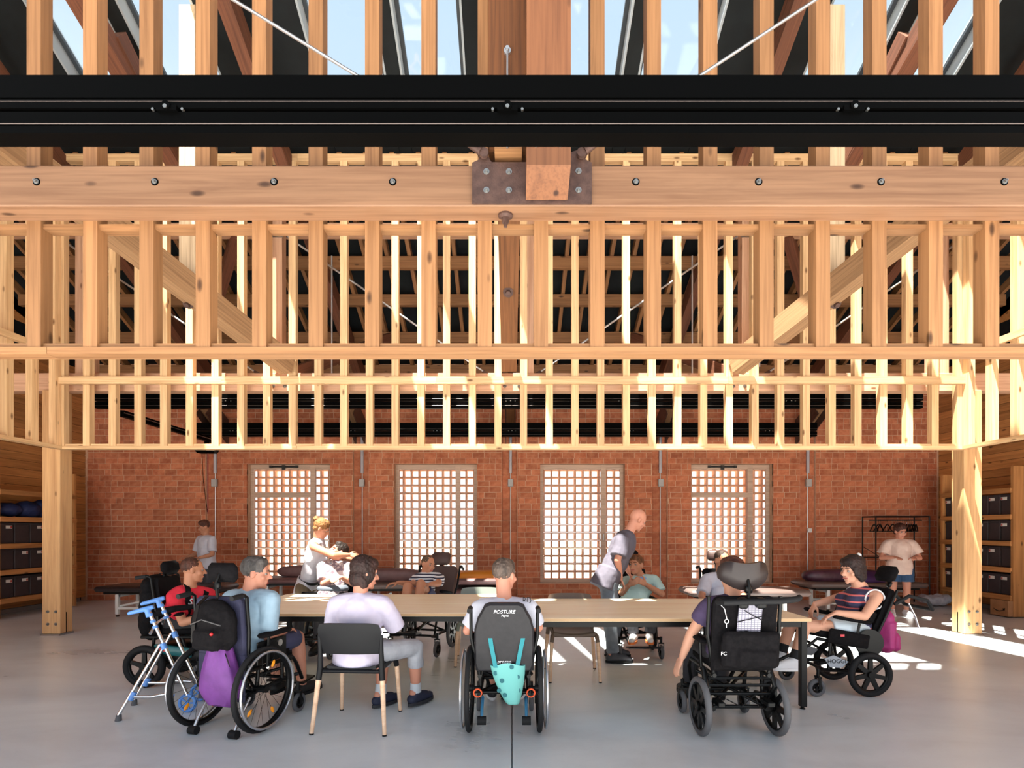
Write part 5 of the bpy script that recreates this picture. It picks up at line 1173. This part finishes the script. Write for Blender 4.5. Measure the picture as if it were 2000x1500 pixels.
for q, s in (('L', 1), ('R', -1)):   # facing left: own left side is towards the viewer
    dy = -.17 if q == 'L' else .17; J['sh'+q] = J['neck']+ldir(rz7, (.03, dy, -.06)); J['hp'+q] = J['pel']+ldir(rz7, (-.02, dy*.55, -.02))
J['elL'] = l7(1688, 1204, 4.74); J['wrL'] = l7(1634, 1197, 4.75); J['hdL'] = ldir(rz7, (-.8, .3, -.5)); J['hnL'] = V(0, 0, -1); J['hlL'] = ldir(rz7, (0, 1, 0))
J['elR'] = l7(1622, 1172, 5.2); J['wrR'] = l7(1592, 1180, 5.12); J['hdR'] = ldir(rz7, (-.5, -.1, -.9)); J['hnR'] = ldir(rz7, (.8, 0, -.5)); J['hlR'] = ldir(rz7, (0, -1, 0)); J['hcR'] = .6
J['knL'] = l7(1572, 1222, 4.85); J['anL'] = l7(1552, 1285, 4.80); J['toL'] = l7(1525, 1300, 4.80); J['knR'] = l7(1545, 1216, 5.15); J['anR'] = l7(1527, 1272, 5.10); J['toR'] = l7(1503, 1287, 5.10)
nav = stripes('navy_salmon_stripe', (50,48,78), (206,104,104), .058, .78)
pw_, H, R = figure('woman with dark tied hair in a navy striped top at the right table end', loc7, rz7, J, SK1, ('tied', (44,30,28)), dict(m=nav, sleeve=0, o=.014, shw=.6, name='vest_top'), dict(m=mat('pale_shorts', (192,204,214), .8), len=.55, name='shorts'), (mat('white_canvas', (220,220,226), .7), M_WHITE), bust=.02, belly=.02, socks=mat('black_sock', (24,24,28), .9), group=GP)
b = MB().ell(H(.0, -.10, .105), (.03, .022, .03)); remesh_obj(b, 'hair_clip', mat('white_clip', (236,236,236), .4), pw_, .006, 1, .012, .02)
# white trim at the neckline and armholes
tr = mat('white_trim', (224,224,230), .7); up7 = (J['neck']-J['pel']).normalized()
for q in 'LR': MB().torus((0,0,0), .086, .008, 'Y', 22, 6).obj('trim', tr, pw_, 60, J['sh'+q]+up7*.0-V(0, 0, .025)+(J['neck']-J['sh'+q])*.12, (deg(0), deg(0), deg(90)))
bg = thing('backpack', 'magenta backpack hanging behind the wheelchair at the right table end', 'backpack', loc7, rz7)
b = MB(); b.rbox((.02, -.30, .50), (.28, .16, .34), .06); b.ell((.02, -.30, .64), (.13, .08, .1)); b.rbox((.02, -.38, .43), (.22, .08, .18), .035); remesh_obj(b, 'body', noisy('magenta_nylon', (142,34,96), (158,44,110), 6, .6), bg, .010, 4, .014, .07)
strap(bg, [(.02, -.24, .72), (.02, -.26, .78), (.02, -.30, .72)], .03, .006, noisy('magenta_nylon'))
# --- C8: striped tee, behind the table
loc8, rz8 = (-1.01, 6.80, 0), deg(167)
w8 = wheelchair('wheelchair', 'brown-cushioned reclining wheelchair behind the left table, casters towards the viewer', loc8, rz8,
    dict(R=.19, sep=.56, tw=.045, nsp=7, tyre=M_RUBG, cr=.092, cw=.035, cf=.56, csep=.58, sh=.50, bh=.56, recl=16, tilt=10, bw=.50, head=('pad', .0, .66, .26, .18), headm=mat('brown_vinyl', (74,54,50), .5), backm=mat('brown_vinyl'), cush=mat('brown_vinyl'), fz=.32, fy=.86))
def l8(px, py, Yd): return local(loc8, rz8, at(px, py, Yd))
for s in (-1, 1): b = MB().cap(w8['X'](s*.1, .48, .52), w8['X'](s*.11, .74, .40), .06, .05); remesh_obj(b, 'leg_trough', mat('brown_vinyl'), w8['t'], .012, 3)
J = seat_pose(.50, 24, .12, .165, torso=.36, T=None); J['pel'] = l8(826, 1168, 6.6); J['neck'] = l8(832, 1122, 6.72); J['head'] = l8(836, 1102, 6.70); J['hf'] = ldir(rz8, (.72, -.62, -.12)); J['hu'] = ldir(rz8, (.28, 0, .96))
J['shR'] = l8(812, 1132, 6.66); J['shL'] = l8(858, 1130, 6.60); J['elR'] = l8(806, 1141, 6.5); J['wrR'] = l8(778, 1138, 6.35); J['elL'] = l8(856, 1140, 6.42); J['wrL'] = l8(840, 1141, 6.3)
J['hpR'] = l8(818, 1172, 6.5); J['hpL'] = l8(840, 1172, 6.5); J['knR'] = l8(796, 1146, 6.2); J['knL'] = l8(822, 1140, 6.25); J['anR'] = l8(792, 1190, 6.02); J['anL'] = l8(815, 1190, 6.05); J['toR'] = J['anR']+V(0, .12, .02); J['toL'] = J['anL']+V(0, .12, .02)
for q in 'LR': J['hd'+q] = ldir(rz8, (-.8, -.5, -.1)); J['hn'+q] = V(0,0,-1); J['hl'+q] = ldir(rz8, (.3, -1, 0))
bw_ = stripes('navy_white_stripe', (222,222,226), (46,46,66), .034, .5)
figure('cropped-haired man in a navy and white striped tee reclining behind the left table', loc8, rz8, J, SK2, ('buzz', (96,78,62)), dict(m=bw_, sleeve=.7, o=.014, disp=.008), dict(m=mat('navy_shorts'), len=.6, name='shorts'), (mat('black_shoe'), M_RUB), vox=.009, hs=.95, group=GP)
# --- C9: mint tee
loc9, rz9 = (1.44, 6.60, 0), deg(180)
w9 = wheelchair('wheelchair', 'black wheelchair facing the viewer behind the right table, carrying the man in mint', loc9, rz9, dict(R=.2, sep=.52, tw=.04, cr=.08, cf=.5, csep=.47, sh=.44, bh=.48, recl=6, head=('pad', .0, .66, .24, .17), fz=.16, fy=.64))
def l9(px, py, Yd): return local(loc9, rz9, at(px, py, Yd))
J = seat_pose(.44, 4, .12, .185, torso=.38); J['neck'] = l9(1250, 1128, 6.5); J['head'] = l9(1242, 1103, 6.47); J['hf'] = ldir(rz9, (-.62, -.78, .1)); J['hu'] = ldir(rz9, (-.1, 0, 1))
J['shR'] = l9(1222, 1137, 6.46); J['shL'] = l9(1278, 1135, 6.46); J['elR'] = l9(1214, 1158, 6.42); J['wrR'] = l9(1228, 1143, 6.22); J['elL'] = l9(1292, 1160, 6.38); J['wrL'] = l9(1262, 1142, 6.22)
for q, s in (('R', 1), ('L', -1)): J['hd'+q] = ldir(rz9, (s*.5, -.2, .3)); J['hn'+q] = ldir(rz9, (0, 1, -.2)); J['hl'+q] = V(0, 0, 1); J['hc'+q] = .8
J['anL'] = l9(1268, 1240, 6.04); J['anR'] = l9(1238, 1242, 6.04); J['toL'] = l9(1270, 1250, 5.93); J['toR'] = l9(1234, 1250, 5.93)
mint = noisy('mint_tee', (164,192,188), (182,206,202), 5, .85)
p9, H, R = figure('man in a pale mint tee with a blue neckerchief, hands raised, behind the right table', loc9, rz9, J, SK2, ('short', (110,70,44)), dict(m=mint, sleeve=.8, o=.018), dict(m=mat('charcoal_trousers', (62,62,68), .85)), (mat('white_sock_shoe', (208,206,206), .8), mat('orange_sole', (206,112,54), .8)), vox=.009, group=GP)
b = MB().torus(J['neck']+V(0, .01, -.005), .075, .02, 'Z', 24, 8); remesh_obj(b, 'neckerchief', mat('sky_blue_cloth', (120,160,214), .8), p9, .008, 2, .02, .05)
# --- C10: white tee, behind right
loc10, rz10 = (2.55, 6.62, 0), deg(178)
w10 = wheelchair('wheelchair', 'grey-trimmed wheelchair facing the viewer, half hidden behind the right front headrest', loc10, rz10, dict(R=.28, sep=.56, tw=.036, style='spoke', push='alu', cr=.08, cf=.44, csep=.46, sh=.46, bh=.5, recl=8, head=('pad', .0, .66, .26, .14), headm=mat('brown_vinyl'), fz=.16, fy=.66))
def l10(px, py, Yd): return local(loc10, rz10, at(px, py, Yd))
J = seat_pose(.46, 6, .12, .185, torso=.40); J['neck'] = l10(1407, 1122, 6.55); J['head'] = l10(1410, 1094, 6.50); J['hf'] = ldir(rz10, (.25, -.94, -.14))
J['shR'] = l10(1380, 1133, 6.5); J['shL'] = l10(1440, 1133, 6.5); J['elR'] = l10(1370, 1165, 6.35); J['wrR'] = l10(1376, 1172, 6.2)
J['elL'] = l10(1452, 1165, 6.35); J['wrL'] = l10(1440, 1172, 6.2)
figure('heavy-set man in a white tee facing the viewer behind the right front headrest', loc10, rz10, J, SK2, ('buzz', (64,48,40)), dict(m=shirtw, sleeve=.8, o=.02), dict(m=mat('charcoal_trousers')), (mat('black_shoe'), M_RUB), vox=.009, belly=.05, group=GP)
# --- C11: reclined man being helped
loc11, rz11 = (-2.20, 6.72, 0), deg(172)
w11 = wheelchair('wheelchair', 'wheelchair with a grey lap belt held by the woman in a tank top', loc11, rz11, dict(R=.2, sep=.54, tw=.04, cr=.085, cf=.60, csep=.50, sh=.48, bh=.48, recl=10, tilt=8, bw=.42, fz=.25, fy=.78))
def l11(px, py, Yd): return local(loc11, rz11, at(px, py, Yd))
J = seat_pose(.48, 10, .12, .18, torso=.40); J['neck'] = l11(655, 1098, 6.7); J['head'] = l11(661, 1077, 6.66); J['hf'] = ldir(rz11, (-.72, -.55, .42)); J['hu'] = ldir(rz11, (.4, .3, .86)); J['pel'] = l11(650, 1160, 6.55)
J['shR'] = l11(630, 1108, 6.62); J['shL'] = l11(680, 1108, 6.62); J['elR'] = l11(632, 1140, 6.5); J['wrR'] = l11(655, 1128, 6.38); J['elL'] = l11(690, 1140, 6.5); J['wrL'] = l11(668, 1128, 6.38)
pat = noisy('patterned_shirt', (196,182,180), (120,104,116), 22, .85, stops=(.45, .55))
p11, H, R = figure('dark-haired man in a patterned shirt leaning back, embraced by the woman in a tank top', loc11, rz11, J, SK3, ('short', (38,26,22)), dict(m=pat, sleeve=.8, o=.018), dict(m=mat('charcoal_trousers')), (mat('black_shoe'), M_RUB), vox=.009, group=GP)
b = MB().torus(J['neck']+V(0, .02, -.03), .095, .032, 'Z', 24, 8); remesh_obj(b, 'bib', mat('grey_blue_cloth', (140,150,166), .85), p11, .010, 3, .04, .07)
b = MB(); up = (J['neck']-J['pel']).normalized(); b.ell(J['pel']+up*.07, (.20, .16, .075)); remesh_obj(b, 'waist_belt', mat('slate_belt', (92,98,108), .7), w11['t'], .012, 2)
# --- standing woman in tank top
locS, rzS = (-2.66, 6.92, 0), deg(-55)
def ls(px, py, Yd): return local(locS, rzS, at(px, py, Yd))
J = seat_pose(.8, 0, 0, .17); J['pel'] = ls(598, 1145, 6.95); J['neck'] = ls(622, 1052, 6.85); J['head'] = ls(628, 1032, 6.83); J['hf'] = ldir(rzS, (.85, .2, -.45)); J['hu'] = ldir(rzS, (.3, 0, 1))
J['shR'] = ls(612, 1068, 6.66); J['shL'] = ls(610, 1062, 7.0); J['elR'] = ls(652, 1085, 6.50); J['wrR'] = ls(680, 1084, 6.62); J['elL'] = ls(640, 1080, 7.0); J['wrL'] = ls(672, 1088, 6.85)
for q in 'LR': J['hd'+q] = ldir(rzS, (.8, .4, -.1)); J['hn'+q] = ldir(rzS, (-.3, .6, -.5)); J['hl'+q] = V(0, 0, 1)
for q, s in (('L', 1), ('R', -1)):
    J['hp'+q] = J['pel']+ldir(rzS, (0, s*.09, -.03)); J['kn'+q] = V(J['hp'+q].x, J['hp'+q].y+.03, .47); J['an'+q] = V(J['hp'+q].x, J['hp'+q].y-.02, .09); J['to'+q] = J['an'+q]+V(.0, .15, -.045)
tank = noisy('white_tank', (182,178,186), (196,192,198), 5, .85)
pS, H, R = figure('fair-haired standing woman in a white tank top bending over the reclining man', locS, rzS, J, SK2, ('bun', (142,98,58)), dict(m=tank, sleeve=0, o=.014, shw=.66, len=.03, name='tank_top'), dict(m=noisy('khaki_trousers', (98,82,62), (112,96,74), 6, .85), len=1.95, o=.025), (mat('black_shoe'), M_RUB), vox=.009, bust=.03, group=GP)
upS = (J['neck']-J['pel']).normalized(); rtS = (J['shR']-J['shL']).normalized(); fwS = upS.cross(rtS).normalized(); rtS = fwS.cross(upS); cS = J['pel']+upS*.09
MB().loft([[cS+upS*z+rtS*(.166*math.cos(2*PI*i/28))+fwS*(.016+.126*math.sin(2*PI*i/28)) for i in range(28)] for z in (-.014, .014)]).obj('belt', M_TBLK, pS, 40)
# --- standing grey man bending towards mint
locG, rzG = (1.14, 6.02, 0), deg(-75)
def lg(px, py, Yd): return local(locG, rzG, at(px, py, Yd))
J = seat_pose(.85, 0, 0, .19); J['pel'] = lg(1186, 1128, 6.03); J['neck'] = lg(1226, 1042, 6.08); J['head'] = lg(1246, 1014, 6.10); J['hf'] = ldir(rzG, (.85, .2, -.5)); J['hu'] = ldir(rzG, (.5, 0, .85))
J['shR'] = lg(1215, 1058, 5.90); J['shL'] = lg(1214, 1052, 6.26); J['elR'] = lg(1206, 1094, 5.84); J['wrR'] = lg(1212, 1130, 5.98); J['elL'] = lg(1216, 1090, 6.28); J['wrL'] = lg(1228, 1118, 6.32)
for q, s in (('L', 1), ('R', -1)):
    J['hd'+q] = ldir(rzG, (.4, .0, -.9)); J['hn'+q] = ldir(rzG, (-.8, 0, -.3)); J['hl'+q] = ldir(rzG, (.2, 1 if q == 'R' else -1, 0))
    J['hp'+q] = J['pel']+ldir(rzG, (0, s*.095, -.04))
J['knR'] = lg(1190, 1210, 5.95); J['anR'] = lg(1198, 1276, 5.93); J['toR'] = lg(1224, 1286, 5.93); J['knL'] = lg(1205, 1205, 6.2); J['anL'] = lg(1195, 1268, 6.22); J['toL'] = lg(1220, 1276, 6.22)
J['anR'].z = J['anL'].z = .10; J['toR'].z = J['toL'].z = .045
gt = noisy('grey_tee', (84,80,92), (98,94,106), 5, .85)
figure('bald standing man in a grey tee and jeans bending over the man in mint', locG, rzG, J, SK3, ('bald', (120,90,76)), dict(m=gt, sleeve=.8, o=.03, len=.03), dict(m=noisy('grey_jeans', (96,104,114), (120,128,138), 8, .85), len=1.97, o=.02), (mat('dark_grey_shoe', (66,66,72), .7), M_RUB), vox=.009, group=GP)
# --- standing person at the far left, by the hoist
locL, rzL = (-5.66, 10.08, 0), deg(150)
J = seat_pose(.85, 0, 0, .19); J['pel'] = V(0, 0, .88); J['neck'] = V(0, .02, 1.33); J['head'] = V(0, .05, 1.51); J['hf'] = V(.2, .9, -.3)
for q, s in (('L', -1), ('R', 1)):
    J['sh'+q] = V(s*.19, .01, 1.27); J['el'+q] = V(s*.26, .05, 1.0); J['wr'+q] = V(s*.2, .25, .95); J['hp'+q] = V(s*.09, 0, .84); J['kn'+q] = V(s*.1, .02, .46); J['an'+q] = V(s*.1, -.02, .10); J['to'+q] = V(s*.12, .13, .045)
figure('standing person in a white tee by the hoist straps in front of the brick wall', locL, rzL, J, SK2, ('short', (92,56,44)), dict(m=shirtw, sleeve=.8, o=.02, len=.04), dict(m=mat('grey_trousers')), (mat('white_canvas'), M_WHITE), vox=.010, group=GP)
# --- standing woman at the far right by the rack
locR, rzR = (6.52, 9.15, 0), deg(160)
J = seat_pose(.85, 0, 0, .17); J['pel'] = V(0, 0, .83); J['neck'] = V(0, .02, 1.26); J['head'] = V(0, .05, 1.43); J['hf'] = V(-.3, .9, -.25)
for q, s in (('L', -1), ('R', 1)):
    J['sh'+q] = V(s*.17, .01, 1.2); J['el'+q] = V(s*.27, .05, .98); J['wr'+q] = V(s*.13, .24, 1.0); J['hp'+q] = V(s*.09, 0, .79); J['kn'+q] = V(s*.1, .02, .45); J['an'+q] = V(s*.1, -.02, .10); J['to'+q] = V(s*.12, .13, .045)
figure('standing woman in a pale top and blue shorts in front of the clothes rack', locR, rzR, J, SK3, ('thick', (70,40,32)), dict(m=noisy('pale_pink_top', (206,178,166), (220,196,184), 6, .85), sleeve=.7, o=.035, len=.02), dict(m=mat('blue_shorts', (44,74,108), .85), len=.62, o=.03, name='shorts'), (mat('white_canvas'), M_WHITE), vox=.010, group=GP)
# ---------------------------------------------------------------- bake the remeshed forms in one pass
bpy.context.view_layer.update()
dg = bpy.context.evaluated_depsgraph_get()
baked = [(o, bpy.data.meshes.new_from_object(o.evaluated_get(dg))) for o in PENDING]
letters = [(o, bpy.data.meshes.new_from_object(o.evaluated_get(dg))) for o in TEXTS]
for o, me in letters:
    mm_ = o.data.materials[0]; n = link('lettering', me, o.parent); n.matrix_local = o.matrix_local.copy()
    if not me.materials: me.materials.append(mm_)
    n['kind'] = 'stuff'; bpy.data.objects.remove(o)
for o, me in baked:
    mats = list(o.data.materials); o.modifiers.clear(); o.data = me
    if not me.materials:
        for m in mats: me.materials.append(m)
    me.polygons.foreach_set('use_smooth', [True]*len(me.polygons))
